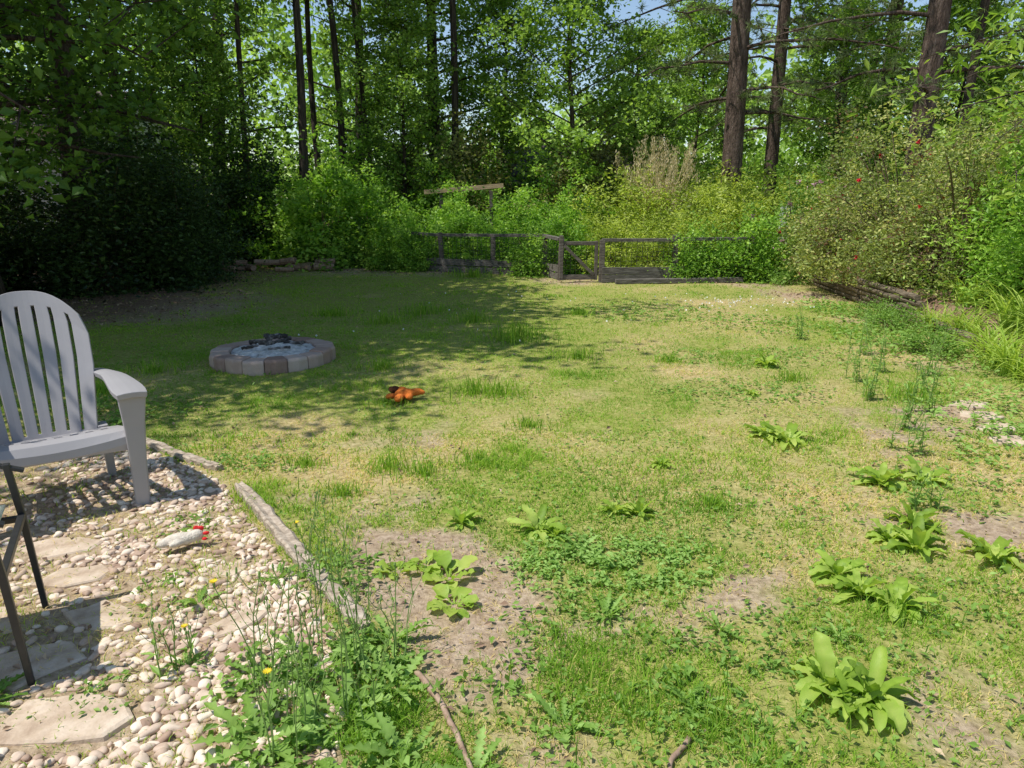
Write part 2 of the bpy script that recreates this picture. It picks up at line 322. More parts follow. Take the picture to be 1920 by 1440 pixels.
TU=[(-.72,3.85,.12),(-.3,5.5,.17),(-.1,5.45,.17),(-.5,3.75,.10),(-.20,3.95,.10),(.65,6.8,.14),(0,7.7,.22),(-.6,16.3,.3),(.35,1.85,.12),(.25,2.0,.11),(.6,1.75,.10),(-.8,14.5,.25),(-1.6,8.8,.18),
    (-2.4,9.4,.18),(.1,8.0,.2),(.9,9.5,.13),(-.9,3.5,.09),(-.95,5.2,.08),(-3.3,5.5,.15),(2.4,5.9,.1),(1.5,6.6,.1),(-1.2,9.5,.2),(-.5,8.9,.18),(3.1,5.3,.2),(.7,1.55,.1),(-1.2,3.9,.08),(1.0,3.3,.08),(1.4,2.3,.09),(.1,4.6,.08),(-3.2,6.2,.14),(-1.2,6.3,.12)]
g=Geo()
for (a,b,L) in TU:
    k=int(200); r=np.abs(R.normal(0,1,k))*L*(.85 if b>3 else 1.2); th=R.uniform(0,6.28,k)
    x=a+r*np.cos(th)*1.4; y=b+r*np.sin(th)
    add_blades(g,x,y,R.uniform(.3,1.1,k)*L,(.0028+.0006*b)*np.ones(k),R.uniform(.1,.9,k),np.clip(R.normal(.28,.14,k),0,.7),True)
tag(g.build('grass_tuft_patch',[M['grass']]),'taller green grass tufts rising from the lawn','grass',kind='stuff')

g=Geo()
def cover(cx,cy,rx,ry,n,h,size,tb=.45,thin=.5):
    n=int(n*.62)
    th=R.uniform(0,6.28,n); r=R.rand(n)**.6
    x=cx+rx*r*np.cos(th)+R.normal(0,.05,n); y=cy+ry*r*np.sin(th)+R.normal(0,.05,n)
    keep=fbm(x*14,y*14,91,2)>.45; x=x[keep];y=y[keep];k=len(x)
    z=gz(x,y)+R.uniform(.008,h,k)*(1-.4*r[keep])
    nn=np.stack([R.normal(0,.45,k),R.normal(0,.45,k),np.ones(k)],1); d=unit(k); d[:,2]*=.3
    s=size*R.uniform(.6,1.3,k)*(1+.06*y)
    g.leaves(np.stack([x,y,z],1),d,nn,s,s*.55,.15,np.clip(R.normal(tb,.2,k),0,1))
cover(.42,2.72,.42,.25,4200,.06,.023,.8); cover(.15,2.3,.25,.18,500,.05,.022); cover(-.62,1.95,.32,.32,1900,.08,.03,.5); cover(-.5,1.6,.3,.2,1100,.07,.03,.5)
cover(.5,1.75,.5,.25,1100,.05,.024,.5); cover(.9,2.1,.5,.3,1000,.05,.024); cover(1.3,3.2,.8,.4,900,.04,.023); cover(.0,1.95,.2,.15,300,.04,.028)
cover(2.5,6.8,1.1,.5,1300,.05,.03,.5); cover(1.9,9.7,1.2,.9,1500,.05,.035,.5); cover(3.2,8.6,1,.8,1300,.06,.035,.5); cover(2.6,3.6,.6,.5,900,.06,.028)
cover(1.9,5.5,.7,.4,1100,.05,.028,.45); cover(-1.35,2.5,.14,.1,300,.03,.022); cover(-1.28,1.9,.1,.08,250,.03,.022); cover(3.6,5,.8,.8,2400,.13,.035,.85); cover(3.4,4.1,.7,.5,1900,.13,.035,.8)
cover(-.7,2.6,.15,.2,500,.08,.03,.5); cover(-1.5,3.05,.1,.1,150,.03,.025); cover(.7,1.95,.35,.2,600,.05,.026); cover(1.75,2.4,.4,.3,500,.05,.026); cover(-1.5,3.9,.3,.15,500,.05,.025,.4); cover(-2.9,5,.6,.4,1200,.1,.035,.3)
cover(4.1,7.2,.6,1.2,2200,.16,.04,.6); cover(4.5,9.6,.4,1.2,1500,.14,.04,.6)
n=12000; y=R.uniform(1.2**.5,9**.5,n)**2; x=R.uniform(-.9,1,n)*(.82*y+.5); kk=(gravel(x,y)<.3)&(fbm(x*2.2,y*2.2,95,3)>.50)&(R.rand(n)>dirt(x,y)*.8); x=x[kk];y=y[kk];k=len(x)
d=unit(k); d[:,2]*=.3; s=.02*R.uniform(.6,1.4,k)*(1+.06*y)
g.leaves(np.stack([x,y,gz(x,y)+R.uniform(.008,.035,k)],1),d,np.stack([R.normal(0,.4,k),R.normal(0,.4,k),np.ones(k)],1),s,s*.6,.15,np.clip(R.normal(.5,.2,k),0,1))
tag(g.build('ground_cover_weeds',[M['weed']]),'low clover and creeping broadleaf weeds in the lawn','weeds',kind='stuff')
g=Geo()
n=3000; y=R.uniform(1.2**.5,16**.5,n)**2; x=R.uniform(-1,1,n)*(.8*y+.5); k=(R.rand(n)<.2+.8*dirt(x,y)+.4*gravel(x,y)); x=x[k];y=y[k];k=len(x)
d=unit(k); d[:,2]*=.4; s=R.uniform(.010,.038,k)*(1+.03*y)
g.leaves(np.stack([x,y,gz(x,y)+R.uniform(.006,.025,k)],1),d,np.stack([R.normal(0,.5,k),R.normal(0,.5,k),np.ones(k)],1),s,s*.55,.3,R.rand(k))
n=9000; x=R.uniform(-9,5,n); y=R.uniform(8.5,19,n); k=(dirt(x,y)>.5)|(x<-4.5); x=x[k];y=y[k];k=len(x); d=unit(k); d[:,2]*=.3; s=R.uniform(.03,.08,k)
g.leaves(np.stack([x,y,gz(x,y)+.015],1),d,np.stack([R.normal(0,.4,k),R.normal(0,.4,k),np.ones(k)],1),s,s*.5,.2,R.rand(k)*.8)
tag(g.build('fallen_leaves',[M['litter']]),'scattered brown dead leaves and bark litter','leaves',kind='stuff')
g=Geo(); n=170; x=np.concatenate([R.normal(3.3,.6,130),R.uniform(-3,3.5,40)]); y=np.concatenate([R.normal(10.4,.5,130),R.uniform(7,12,40)])
g.leaves(np.stack([x,y,gz(x,y)+.06],1),unit(n),unit(n),.026,.026,.1,.5)
tag(g.build('clover_blossoms',[M['whitepetal']]),'tiny white clover blossoms dotted over the lawn','flowers',kind='stuff')

# ------------------------------------------------------------ gravel, flagstones, edging
import bmesh
bm=bmesh.new(); bmesh.ops.create_icosphere(bm,subdivisions=3,radius=1); ICO=np.array([v.co[:] for v in bm.verts]); ICT=np.array([[v.index for v in f.verts] for f in bm.faces]); bm.free()
FL=[(-1.33,1.80,.22,.13,.1),(-1.62,2.05,.18,.11,.4),(-1.52,2.36,.15,.08,-.2),(-1.80,2.62,.14,.09,.3),(-2.02,2.88,.18,.10,.1),(-1.18,2.66,.08,.06,.2),(-1.95,2.28,.16,.12,0),(-1.02,2.3,.11,.06,.6)]
g=Geo(); cnt=0
def onflag(x,y): return any(((x-a)/(rx+.005))**2+((y-b)/(ry+.005))**2<1 for a,b,rx,ry,_ in FL)
tries=0
PB=[]
while cnt<3000 and tries<40000:
    tries+=1
    y=R.uniform(1.25,4.2); x=edge_x(y)-.08-abs(R.normal(0,.55))
    if x<-3 or onflag(x,y): continue
    dens=1 if y<3.2 else .3
    nz=float(fbm(x*3.5,y*3.5,81,3))
    if nz>.47: dens*=.5
    if nz>.58: dens*=.35
    if R.rand()>dens: continue
    s=R.uniform(.007,.020)*(1.15 if y<2.2 else 1)
    if any((x-a)**2+(y-b)**2<(.78*(s+c))**2 for a,b,c in PB[-900:]): continue
    PB.append((x,y,s)); cnt+=1
    V=ICO.copy(); f=R.uniform(2,3)
    V*= (1+.18*np.sin(V[:,[0]]*f+R.rand()*6)+.16*np.sin(V[:,[1]]*f*1.2+R.rand()*6))
    V*=np.array([R.uniform(.9,1.6),R.uniform(.75,1.05),R.uniform(.45,.7)])*s
    a=R.uniform(0,6.28); Rm=Matrix.Rotation(a,3,'Z')@Matrix.Rotation(R.normal(0,.3),3,'X')
    V=V@np.array(Rm).T+np.array([x,y,float(gz(x,y))+s*.2])
    g.add(V,None,ICT,R.rand())
tag(g.build('gravel',[M['pebble']],smooth=True),'loose cream and tan river pebbles over straw','gravel',kind='stuff')
for i,(a,b,rx,ry,rz) in enumerate(FL+[(3.45,5.15,.16,.12,.3),(3.36,4.85,.15,.11,.1),(3.27,4.56,.15,.1,.5),(3.16,4.28,.14,.1,.2)]):
    g=Geo(); m=9; th=np.sort((np.arange(m)+R.uniform(-.4,.4,m))/m*2*np.pi); rr=R.uniform(.75,1.2,m)
    P=np.stack([rx*rr*np.cos(th),ry*rr*np.sin(th)],1)
    V=np.vstack([np.c_[P*1.04,np.full(m,-.03)],np.c_[P,np.full(m,.006)],np.c_[P*.93,np.full(m,.012)],[[0,0,.013]]])
    q=[];t=[]
    for k in range(m):
        k2=(k+1)%m
        for l in (0,1): q.append((l*m+k,l*m+k2,(l+1)*m+k2,(l+1)*m+k))
        t.append((2*m+k,2*m+k2,3*m))
    g.add(V,q,t)
    o=g.build('flagstone',[M['flag']],loc=(a,b,float(gz(a,b))-.002+(.012 if i>7 else 0))); o.rotation_euler=(R.normal(0,.02),R.normal(0,.02),rz)
    if i<8: tag(o,'flat irregular tan flagstone set among pebbles','paving stone',group='flagstones in the gravel bed')
    else: tag(o,'flat tan stone half buried in weeds','paving stone',group='half buried stones at the lawn edge')
def edging(name,pts,w,h,label):
    g=Geo()
    a=np.array(pts[0]);b=np.array(pts[1]); n=34; d=(b-a); L=np.linalg.norm(d); d/=L; nrm=np.array([-d[1],d[0]])
    za,zb=float(gz(*a)),float(gz(*b)); V=[];
    for i in range(n):
        t=i/(n-1); c=a+d*L*t+nrm*.006*math.sin(t*7); ww=w*(1+.16*R.normal()*.5)*(1 if .04<t<.96 else .6); hh=h*(1+.10*R.normal())
        z=max(float(gz(*c))-.01,za+(zb-za)*t)
        for (s_,zz) in ((-.5,-.05),(-.52,hh*.8),(-.38,hh),(-.05,hh*R.uniform(.7,.93)),(.3,hh*R.uniform(.9,1.02)),(.5,hh*.7),(.5,-.05)): V.append((*(c+nrm*ww*s_),z+zz))
    q=[];k=7
    for i in range(n-1):
        for j in range(k): j2=(j+1)%k; q.append((i*k+j,i*k+j2,i*k+k+j2,i*k+k+j))
    V=np.array(V); t=[]
    for e in (0,n-1):
        for j in range(1,k-1): t.append((e*k,e*k+j,e*k+j+1))
    g.add(V,q,t); o=g.build(name,[M['edgewood']]); return tag(o,label,'wood edging',group='timber edging along the gravel bed')
edging('edging_timber',((-1.45,3.52),(-.52,2.24)),.072,.045,'weathered split landscape timber edging the gravel bed')
edging('edging_timber',((-2.52,4.42),(-1.66,3.78)),.065,.035,'old grey timber half sunk beside the chair')
def stick(pts,r,label):
    g=Geo(); P=np.array(pts,float); t=np.linspace(0,1,14); C=np.stack([np.interp(t,np.linspace(0,1,len(P)),P[:,k]) for k in range(2)],1); C+=R.normal(0,.003,C.shape)
    z=gz(C[:,0],C[:,1])+r*.9+.006
    g.tube(np.c_[C,z],np.linspace(r,r*.6,14),7); return tag(g.build('fallen_stick',[M['logstick']],smooth=True),label,'stick')
stick([(-.31,2.0),(-.2,1.83),(-.1,1.58),(-.07,1.45)],.011,'thin brown fallen stick lying on bare soil')
stick([(.5,1.7),(.42,1.6),(.36,1.5)],.009,'short pale twig lying in the grass')

# ------------------------------------------------------------ weeds (rosettes)
def strip(g, base, az, L, W, rise, droop, seg=7, prof='dock', tint=.5, wav=.08):
    t=np.linspace(0,1,seg+1); ang=rise-droop*t; dl=L/seg
    r=np.concatenate([[0],np.cumsum(np.cos(ang[:-1])*dl)]); z=np.concatenate([[0],np.cumsum(np.sin(ang[:-1])*dl)])
    h=np.array([math.cos(az),math.sin(az),0]); s=np.array([-h[1],h[0],0])
    C=np.array(base)+h*r[:,None]+np.array([0,0,1.])*z[:,None]
    if prof!='grass': C=C+s*(R.normal(0,.12)*L*t**2)[:,None]
    nrm=np.stack([-np.sin(ang)*h[0],-np.sin(ang)*h[1],np.cos(ang)],1)
    if prof=='dock': w=W*(.14+.88*np.sin(np.pi*np.clip((t-.1)/.91,0,1))**.6)*(t<.999)+1e-4
    elif prof=='round': w=W*(.12+.9*np.sin(np.pi*np.clip((t-.35)/.66,0,1))**.6)*(t<.999)+1e-4
    elif prof=='lobed': w=W*(.15+.85*np.sin(np.pi*np.clip(t*.95,0,1)))*(.4+.6*(np.arange(seg+1)%2))*(t<.999)+1e-4
    else: w=W*(1-t**2.2)*.98+1e-4
    wv=R.normal(0,wav,(seg+1,1))*W; wv2=R.normal(0,wav,(seg+1,1))*W
    V=np.stack([C+s*w[:,None]/2+nrm*(w[:,None]*.22+wv), C, C-s*w[:,None]/2+nrm*(w[:,None]*.22-wv2)],1).reshape(-1,3)
    q=[]
    for i in range(seg):
        for k in (0,1): q.append((i*3+k,i*3+k+1,i*3+k+4,i*3+k+3))
    g.add(V,q,None,np.clip(tint+np.tile([0,.2,0],seg+1)+R.normal(0,.06,(seg+1)*3),0,1))
def rosette(seed,n,L,W,prof,rise=(.3,1.2),droop=(.5,1.6)):
    g=Geo()
    for i in range(n):
        az=i*2.4+R.normal(0,.4); l=L*R.uniform(.4,1.15); 
        strip(g,(.015*math.cos(az),.015*math.sin(az),0),az,l,W*(l/L)**.6*R.uniform(.7,1.15),R.uniform(*rise),R.uniform(*droop),11 if prof!='lobed' else 15,prof,np.clip(R.normal(.5,.25),0,1),.12 if prof=='dock' else .08)
    return g
meshes={}
PL=[('dock',1.0,1.93,.92,'large dock weed with upright broad ragged leaves'),('dock',1.10,1.87,.78,'large dock weed with upright broad ragged leaves'),('dock',1.02,1.82,.6,'large dock weed with upright broad ragged leaves'),('dock',1.36,2.48,.8,'broadleaf dock weed on dry straw lawn'),('dock',1.45,2.38,.7,'broadleaf dock weed on dry straw lawn'),('dock',1.33,2.62,.65,'broadleaf dock weed on dry straw lawn'),
('dock',1.80,2.86,.85,'broadleaf dock weed on dry straw lawn'),('dock',2.08,2.78,.85,'broadleaf dock weed on dry straw lawn'),('dock',1.90,3.1,.8,'broadleaf dock weed on dry straw lawn'),('dock',1.72,2.95,.7,'broadleaf dock weed on dry straw lawn'),('dock',1.76,4.3,1.0,'broadleaf dock weed on dry straw lawn'),('dock',1.66,4.4,.85,'broadleaf dock weed on dry straw lawn'),('dock',2.36,6.4,.8,'small dark weed standing alone in the lawn'),
('dock',2.02,3.62,.95,'broadleaf dock weed on dry straw lawn'),('dock',2.26,3.66,.9,'broadleaf dock weed on dry straw lawn'),('dock',.12,3.05,.75,'broadleaf dock weed on dry straw lawn'),('dock',.2,3.0,.55,'broadleaf dock weed on dry straw lawn'),('dock',-.24,3.12,.55,'broadleaf dock weed on dry straw lawn'),('dock',.62,3.2,.6,'broadleaf dock weed on dry straw lawn'),('dock',.5,3.22,.5,'broadleaf dock weed on dry straw lawn'),
('plantain',-.26,2.62,.95,'flat round-leaved plantain on bare soil'),('plantain',-.47,2.66,.7,'flat round-leaved plantain on bare soil'),('plantain',-.22,2.42,.85,'flat round-leaved plantain on bare soil'),('plantain',-.36,2.72,.7,'flat round-leaved plantain on bare soil'),('dock',.86,3.83,.5,'small upright weed in the lawn'),
('dock',1.9,5.4,.45,'small upright weed in the lawn'),('dandelion',-.62,2.05,1.1,'spreading dandelion rosette with toothed leaves'),('dandelion',-.5,1.82,1.2,'spreading dandelion rosette with toothed leaves'),('dandelion',-.72,1.72,1.2,'spreading dandelion rosette with toothed leaves'),('dandelion',-.36,1.95,1.0,'spreading dandelion rosette with toothed leaves'),
('dandelion',-.42,2.2,.9,'spreading dandelion rosette with toothed leaves'),('dandelion',-.3,1.65,1.1,'spreading dandelion rosette with toothed leaves'),('dandelion',-.82,2.0,.8,'spreading dandelion rosette with toothed leaves'),('dandelion',-1.08,2.05,.5,'spreading dandelion rosette with toothed leaves'),('dandelion',-1.2,2.42,.7,'flat toothed weed growing through pebbles'),('dandelion',-1.62,1.88,.8,'flat toothed weed growing through pebbles'),
('dandelion',.35,2.35,.7,'spreading dandelion rosette with toothed leaves'),('dandelion',.15,1.78,.8,'spreading dandelion rosette with toothed leaves'),('dandelion',.55,1.85,.7,'spreading dandelion rosette with toothed leaves'),('dandelion',-.1,1.6,.8,'spreading dandelion rosette with toothed leaves'),
('dandelion',.75,2.25,.6,'spreading dandelion rosette with toothed leaves'),('dandelion',.3,2.85,.7,'spreading dandelion rosette with toothed leaves'),('dandelion',-.95,2.6,.6,'spreading dandelion rosette with toothed leaves'),('dandelion',1.15,2.2,.5,'spreading dandelion rosette with toothed leaves'),
('dandelion',-.56,1.66,1.1,'spreading dandelion rosette with toothed leaves'),('dandelion',-.7,1.92,1,'spreading dandelion rosette with toothed leaves'),('dandelion',-.45,2.05,.9,'spreading dandelion rosette with toothed leaves')]
spec={'dock':(24,.185,.056,'dock',(.4,1.4),(.5,2.3)),'plantain':(13,.13,.075,'round',(.25,.8),(.2,.7)),'dandelion':(20,.15,.038,'lobed',(.15,1.0),(.2,1.1))}
for kind,x,y,s,lab in PL:
    key=(kind,R.randint(4))
    if key not in meshes:
        g=rosette(0,*spec[kind]); o=g.build({'dock':'dock_weed','plantain':'plantain_weed','dandelion':'dandelion_plant'}[kind],[M['dock' if kind!='dandelion' else 'weed']],smooth=True); meshes[key]=o
    else:
        o=meshes[key].copy(); COL.objects.link(o)
    o.location=(x,y,float(gz(x,y))); o.rotation_euler=(R.normal(0,.08),R.normal(0,.08),R.uniform(0,6.28)); o.scale=(s,s,s*R.uniform(.85,1.1))
    tag(o,lab,'weed',group={'dock':'broadleaf dock weeds in the lawn','plantain':'plantains on bare soil','dandelion':'dandelion rosettes'}[kind])
def stemweed(x,y,h,n,yellow,label,spread=.3,leafy=0):
    e=root('tall_stem_weed',label,'weed',(x,y,float(gz(x,y))),group='tall stemmed weeds')
    g=Geo(); f=Geo()
    for i in range(n):
        az=R.uniform(0,6.28); l=h*R.uniform(.5,1.05); sp=spread*R.rand()*l; bx=R.normal(0,.045,2)
        t=np.linspace(0,1,7); P=np.stack([bx[0]+math.cos(az)*sp*t**1.4,bx[1]+math.sin(az)*sp*t**1.4,l*t],1)+R.normal(0,.005,(7,3))*t[:,None]
        g.tube(P,np.linspace(.0022,.0012,7)*(1+.1*y),5,mat=0)
        for b in range(R.randint(1,5)):
            a2=R.uniform(0,6.28); s0=P[R.randint(3,6)]; q_=s0+np.array([math.cos(a2)*.05,math.sin(a2)*.05,.08*R.uniform(.5,1.3)]); g.tube(np.array([s0,(s0+q_)/2+[0,0,-.01],q_]),[.0013,.001,.001],4)
            g.tube(np.array([q_,q_+[0,0,.006],q_+[0,0,.014]]),[.002,.004,.0015],5,.8)
        g.tube(np.array([P[-1],P[-1]+[0,0,.008],P[-1]+[0,0,.016]]),[.0022,.005,.002],5,.8)
        if leafy:
            m=leafy; tt=R.uniform(.02,.85,m); C=np.stack([np.interp(tt,t,P[:,k]) for k in range(3)],1); d=unit(m); d[:,2]=np.abs(d[:,2])*.5
            ls=.075*(1-.6*tt); g.leaves(C+d*ls[:,None]*.5,d,np.stack([R.normal(0,.4,m),R.normal(0,.4,m),np.ones(m)],1),ls,ls*.3,.1,R.uniform(.3,.9,m),mat=1)
        if i<yellow:
            m=22; a=np.arange(m)/m*6.28*2; d=np.stack([np.cos(a),np.sin(a),.25+.2*(np.arange(m)%2)],1)
            f.leaves(P[-1]+[0,0,.016]+d*.007,d,np.tile([0,0,1.],(m,1)),.014,.005,.05,R.rand(m))
    g.build('stem',[M['gstem'],M['weed']],parent=e)
    if yellow: f.build('flower',[M['yellow']],parent=e)
for (x,y,h,n,yl,lf) in [(-.78,1.9,.5,5,1,0),(-.6,1.75,.5,7,0,0),(-.5,2.0,.45,6,0,0),(-.68,2.15,.45,6,0,0),(-.62,1.6,.35,4,1,0),(-.42,1.75,.4,5,0,0),(-1.12,2.05,.22,6,1,3),(-.62,2.4,.35,4,0,0),(-.75,2.55,.3,4,0,3),(-.38,2.1,.33,4,0,0),(-.86,2.7,.3,4,1,0)]:
    stemweed(x,y,h,n,yl,'tall thin green seed stems'+(' with yellow blossom' if yl else '')+' beside timber edging',leafy=lf)
for (x,y,h) in [(2.75,5.3,.35),(2.9,5.9,.4),(3.0,5.0,.4),(3.3,6.2,.45),(3.35,5.5,.35),(3.55,7.0,.45),(2.45,4.1,.25),(2.65,4.5,.35),(3.2,7.8,.35),(3.7,6.1,.45),(2.1,3.3,.2)]:
    stemweed(x,y,h,5,0,'upright leafy weed stalks in the dry lawn',leafy=14)

# ------------------------------------------------------------ adirondack chair
def panel(us,vs,f,hole,th,name,parent,mat):
    g=Geo(); nu=len(us); nv=len(vs); V=[f(u,v) for v in vs for u in us]; q=[]
    for j in range(nv-1):
        for i in range(nu-1):
            if hole(i,j): continue
            q.append((j*nu+i,j*nu+i+1,(j+1)*nu+i+1,(j+1)*nu+i))
    g.add(V,q); o=g.build(name,[mat],parent=parent,smooth=False)
    s=o.modifiers.new('solid','SOLIDIFY'); s.thickness=th; s.offset=0
    b=o.modifiers.new('bevel','BEVEL'); b.width=.003; b.segments=2; b.limit_method='ANGLE'; b.angle_limit=.6
    return o
ch=root('adirondack_chair','grey plastic slatted garden armchair with rounded back on gravel edge','chair',(-2.175,3.18,0.0),math.radians(36))
us=[];ns=7; gap=.030
edges=np.linspace(-1,1,ns+1)
for k in range(ns):
    a,b=edges[k],edges[k+1]; a2=a+(gap if k>0 else 0); b2=b-(gap if k<ns-1 else 0)
    us+=[a2,(a2+b2)/2,b2]
us=np.array(us); isgap=[False]*(len(us)-1)
for k in range(1,ns): isgap[3*k-1]=True
vs=np.concatenate([[0,.03,.07],np.linspace(.1,.9,14),[.93,.95,.97,.985,1.0]])
rec=math.radians(20)
def bf(u,v):
    Lu=.82*(1-.17*abs(u)**2.6); hw=np.interp(v,[0,.3,.6,.85,1],[.22,.24,.262,.265,.235]); l=v*Lu
    return (u*hw, .44+l*math.sin(rec)-.075*u*u+.02*v*v, .26+l*math.cos(rec))
panel(us,vs,bf,lambda i,j: isgap[i] and 1<j<len(vs)-6,.014,'backrest',ch,M['plastic'])
ns=9; us2=[]; edges=np.linspace(-1,1,ns+1)
for k in range(ns):
    a,b=edges[k],edges[k+1]; us2+=[a+(.062 if k else 0),(a+b)/2,b-(.062 if k<ns-1 else 0)]
ig2=[False]*(len(us2)-1)
for k in range(1,ns): ig2[3*k-1]=True
py=[-.045,-.05,-.045,-.02,.03,.07,.13,.16,.22,.25,.31,.34,.40,.44,.5]; pz=[.29,.325,.36,.385,.39,.383,.371,.362,.346,.338,.322,.314,.300,.29,.275]
panel(np.array(us2),list(range(len(py))),lambda u,v:(u*np.interp(v,[0,4,14],[.31,.31,.235]),py[v],pz[v]+.012*u*u-(.012*(1-u*u) if v<3 else 0)+(0.03*(1-u*u) if v==0 else 0)),lambda i,j: ig2[i] and j in (5,7,9,11),.008,'seat',ch,M['plastic'])
for sx in (-1,1):
    g=Geo()
    T=np.linspace(0,1,12); U=np.linspace(-1,1,5); V=[]
    for t in T:
        cx=sx*np.interp(t,[0,.4,1],[.275,.325,.35]); cy=np.interp(t,[0,1],[.60,-.10]); w=np.interp(t,[0,.3,.8,.97,1],[.07,.09,.145,.145,.13]); z=.585+.02*math.sin(t*3)
        for u in U: V.append((cx+u*w/2,cy,z-.006*u*u))
    q=[(j*5+i,j*5+i+1,j*5+i+6,j*5+i+5) for j in range(11) for i in range(4)]
    g.add(V,q); o=g.build('armrest',[M['plastic']],parent=ch,smooth=False); s=o.modifiers.new('s','SOLIDIFY'); s.thickness=.03; s.offset=0
    b=o.modifiers.new('b','BEVEL'); b.width=.004; b.segments=2; b.limit_method='ANGLE'
    g=Geo(); g.loft([((sx*.335,-.055,0),.06,.032),((sx*.34,-.05,.2),.07,.036),((sx*.345,-.05,.42),.09,.042),((sx*.35,-.055,.583),.125,.05)])
    g.loft([((sx*.366,-.035,0),.012,.055),((sx*.374,-.02,.25),.014,.085),((sx*.39,0.0,.45),.014,.13),((sx*.408,.03,.583),.014,.2)])
    g.build('leg',[M['plastic']],parent=ch,bevel=.006)
    g=Geo(); g.loft([((sx*.27,.50,0),.04,.045),((sx*.262,.46,.2),.045,.06),((sx*.25,.42,.33),.05,.10)])
    g.build('leg',[M['plastic']],parent=ch,bevel=.006)
    g=Geo(); g.beam((sx*.318,-.04,.33),(sx*.25,.5,.24),.016,.075); g.build('side_rail',[M['plastic']],parent=ch,bevel=.005)

# ------------------------------------------------------------ metal patio chair
mc=root('patio_armchair','black metal patio armchair with patterned seat cushion on gravel','chair',(-1.68,2.18,.0),math.radians(118))
for sx in (-1,1):
    w=.25
    g=Geo(); g.loft([((sx*w,-.02,-.005),.020,.020),((sx*w,0,.38),.023,.023),((sx*w,.02,.585),.023,.023)]); g.build('leg',[M['blackmetal']],parent=mc,bevel=.003)
    g=Geo(); g.loft([((sx*w,.56,-.005),.020,.020),((sx*w,.48,.38),.023,.023)]); g.build('leg',[M['blackmetal']],parent=mc,bevel=.003)
    g=Geo(); T=np.linspace(0,1,14); P=np.stack([0*T+sx*(w+.003),-.03+.565*T,.55+.095*np.sin(np.clip(T*2.2,0,1.57))+.03*T],1)
    for i in range(13): g.beam(P[i],P[i+1]+(P[i+1]-P[i])*.08,.026,.013)
    g.build('armrest',[M['blackmetal']],parent=mc,bevel=.002)
g=Geo()
for a,b in (((-.25,0,.38),(.25,0,.38)),((-.25,.48,.38),(.25,.48,.38)),((-.237,0,.375),(-.237,.48,.375)),((.237,0,.375),(.237,.48,.375))): g.beam(a,b,.022,.022)
for k in range(6): g.beam((-.24,.07+.07*k,.384),(.24,.07+.07*k,.384),.03,.004)
g.build('seat',[M['blackmetal']],parent=mc,bevel=.002)
g=Geo()
g.beam((-.25,.49,.38),(-.25,.66,.95),.026,.026); g.beam((.25,.49,.38),(.25,.66,.95),.026,.026); g.beam((-.25,.66,.95),(.25,.66,.95),.026,.026)
for k in range(6): x=-.18+.072*k; g.beam((x,.50,.42),(x,.655,.94),.02,.006)
g.build('backrest',[M['blackmetal']],parent=mc,bevel=.002)
g=Geo(); n=13; T=np.linspace(-1,1,n); V=[]
for sgn in (1,-1):
    for b in T:
        for a in T:
            e=max(0,1-abs(a)**5)*max(0,1-abs(b)**5); V.append((a*.235,.265+b*.225,.435+sgn*(.004+.045*e**.5)))
q=[]
for s_ in (0,1):
    o0=s_*n*n
    for j in range(n-1):
        for i in range(n-1):
            f=(o0+j*n+i,o0+j*n+i+1,o0+j*n+n+i+1,o0+j*n+n+i); q.append(f if s_==0 else f[::-1])
bd=[i for i in range(n)]+[j*n+n-1 for j in range(1,n)]+[n*n-1-i for i in range(1,n)]+[(n-1-j)*n for j in range(1,n-1)]
for k in range(len(bd)):
    a,b=bd[k],bd[(k+1)%len(bd)]; q.append((b,a,a+n*n,b+n*n))
g.add(V,q); cu=g.build('seat_cushion',[M['cushion']],smooth=True); cu.location=mc.location; cu.rotation_euler=mc.rotation_euler; tag(cu,'thick patterned green and cream cushion on metal chair seat','cushion')

# ------------------------------------------------------------ fire pit
fp=root('fire_pit','round stone block fire pit full of ash and charred logs','fire pit',(-2.28,6.65,0.0))
g=Geo(); nb=18
for k in range(nb):
    a0=(k+.015)/nb*2*np.pi; a1=(k+.985)/nb*2*np.pi; ri=.40+R.normal(0,.006); ro=.56+R.normal(0,.006); h=.135+R.normal(0,.004); V=[]
    for z,(dr) in ((-.02,0),(.02,.006),(h-.02,.006),(h,-.008)):
        for a,r in ((a0,ri),((a0),ro+dr),((a0+a1)/2,ro+dr+.012),(a1,ro+dr),(a1,ri)): 
            V.append((r*math.cos(a),r*math.sin(a),z))
    q=[];
    for l in range(3):
        for j in range(5): j2=(j+1)%5; q.append((l*5+j,l*5+j2,l*5+5+j2,l*5+5+j))
    t=[(15,16,17),(15,17,19),(17,18,19)]
    g.add(V,q,t,R.rand())
g.build('stone_ring',[M['block']],parent=fp,bevel=.008)
g=Geo(); n=40; T=np.linspace(-.415,.415,n); XX,YY=np.meshgrid(T,T); rr=np.hypot(XX,YY); ZZ=.115+.055*np.exp(-(rr/.25)**2)+.06*(fbm(XX*13+3,YY*13,7)-.5)-.03*sstep(.36,.41,rr)
q=[(j*n+i,j*n+i+1,j*n+n+i+1,j*n+n+i) for j in range(n-1) for i in range(n-1) if rr[j,i]<.405]
g.add(np.stack([XX,YY,ZZ],-1),q); g.build('ash_bed',[M['ash']],parent=fp,smooth=True)
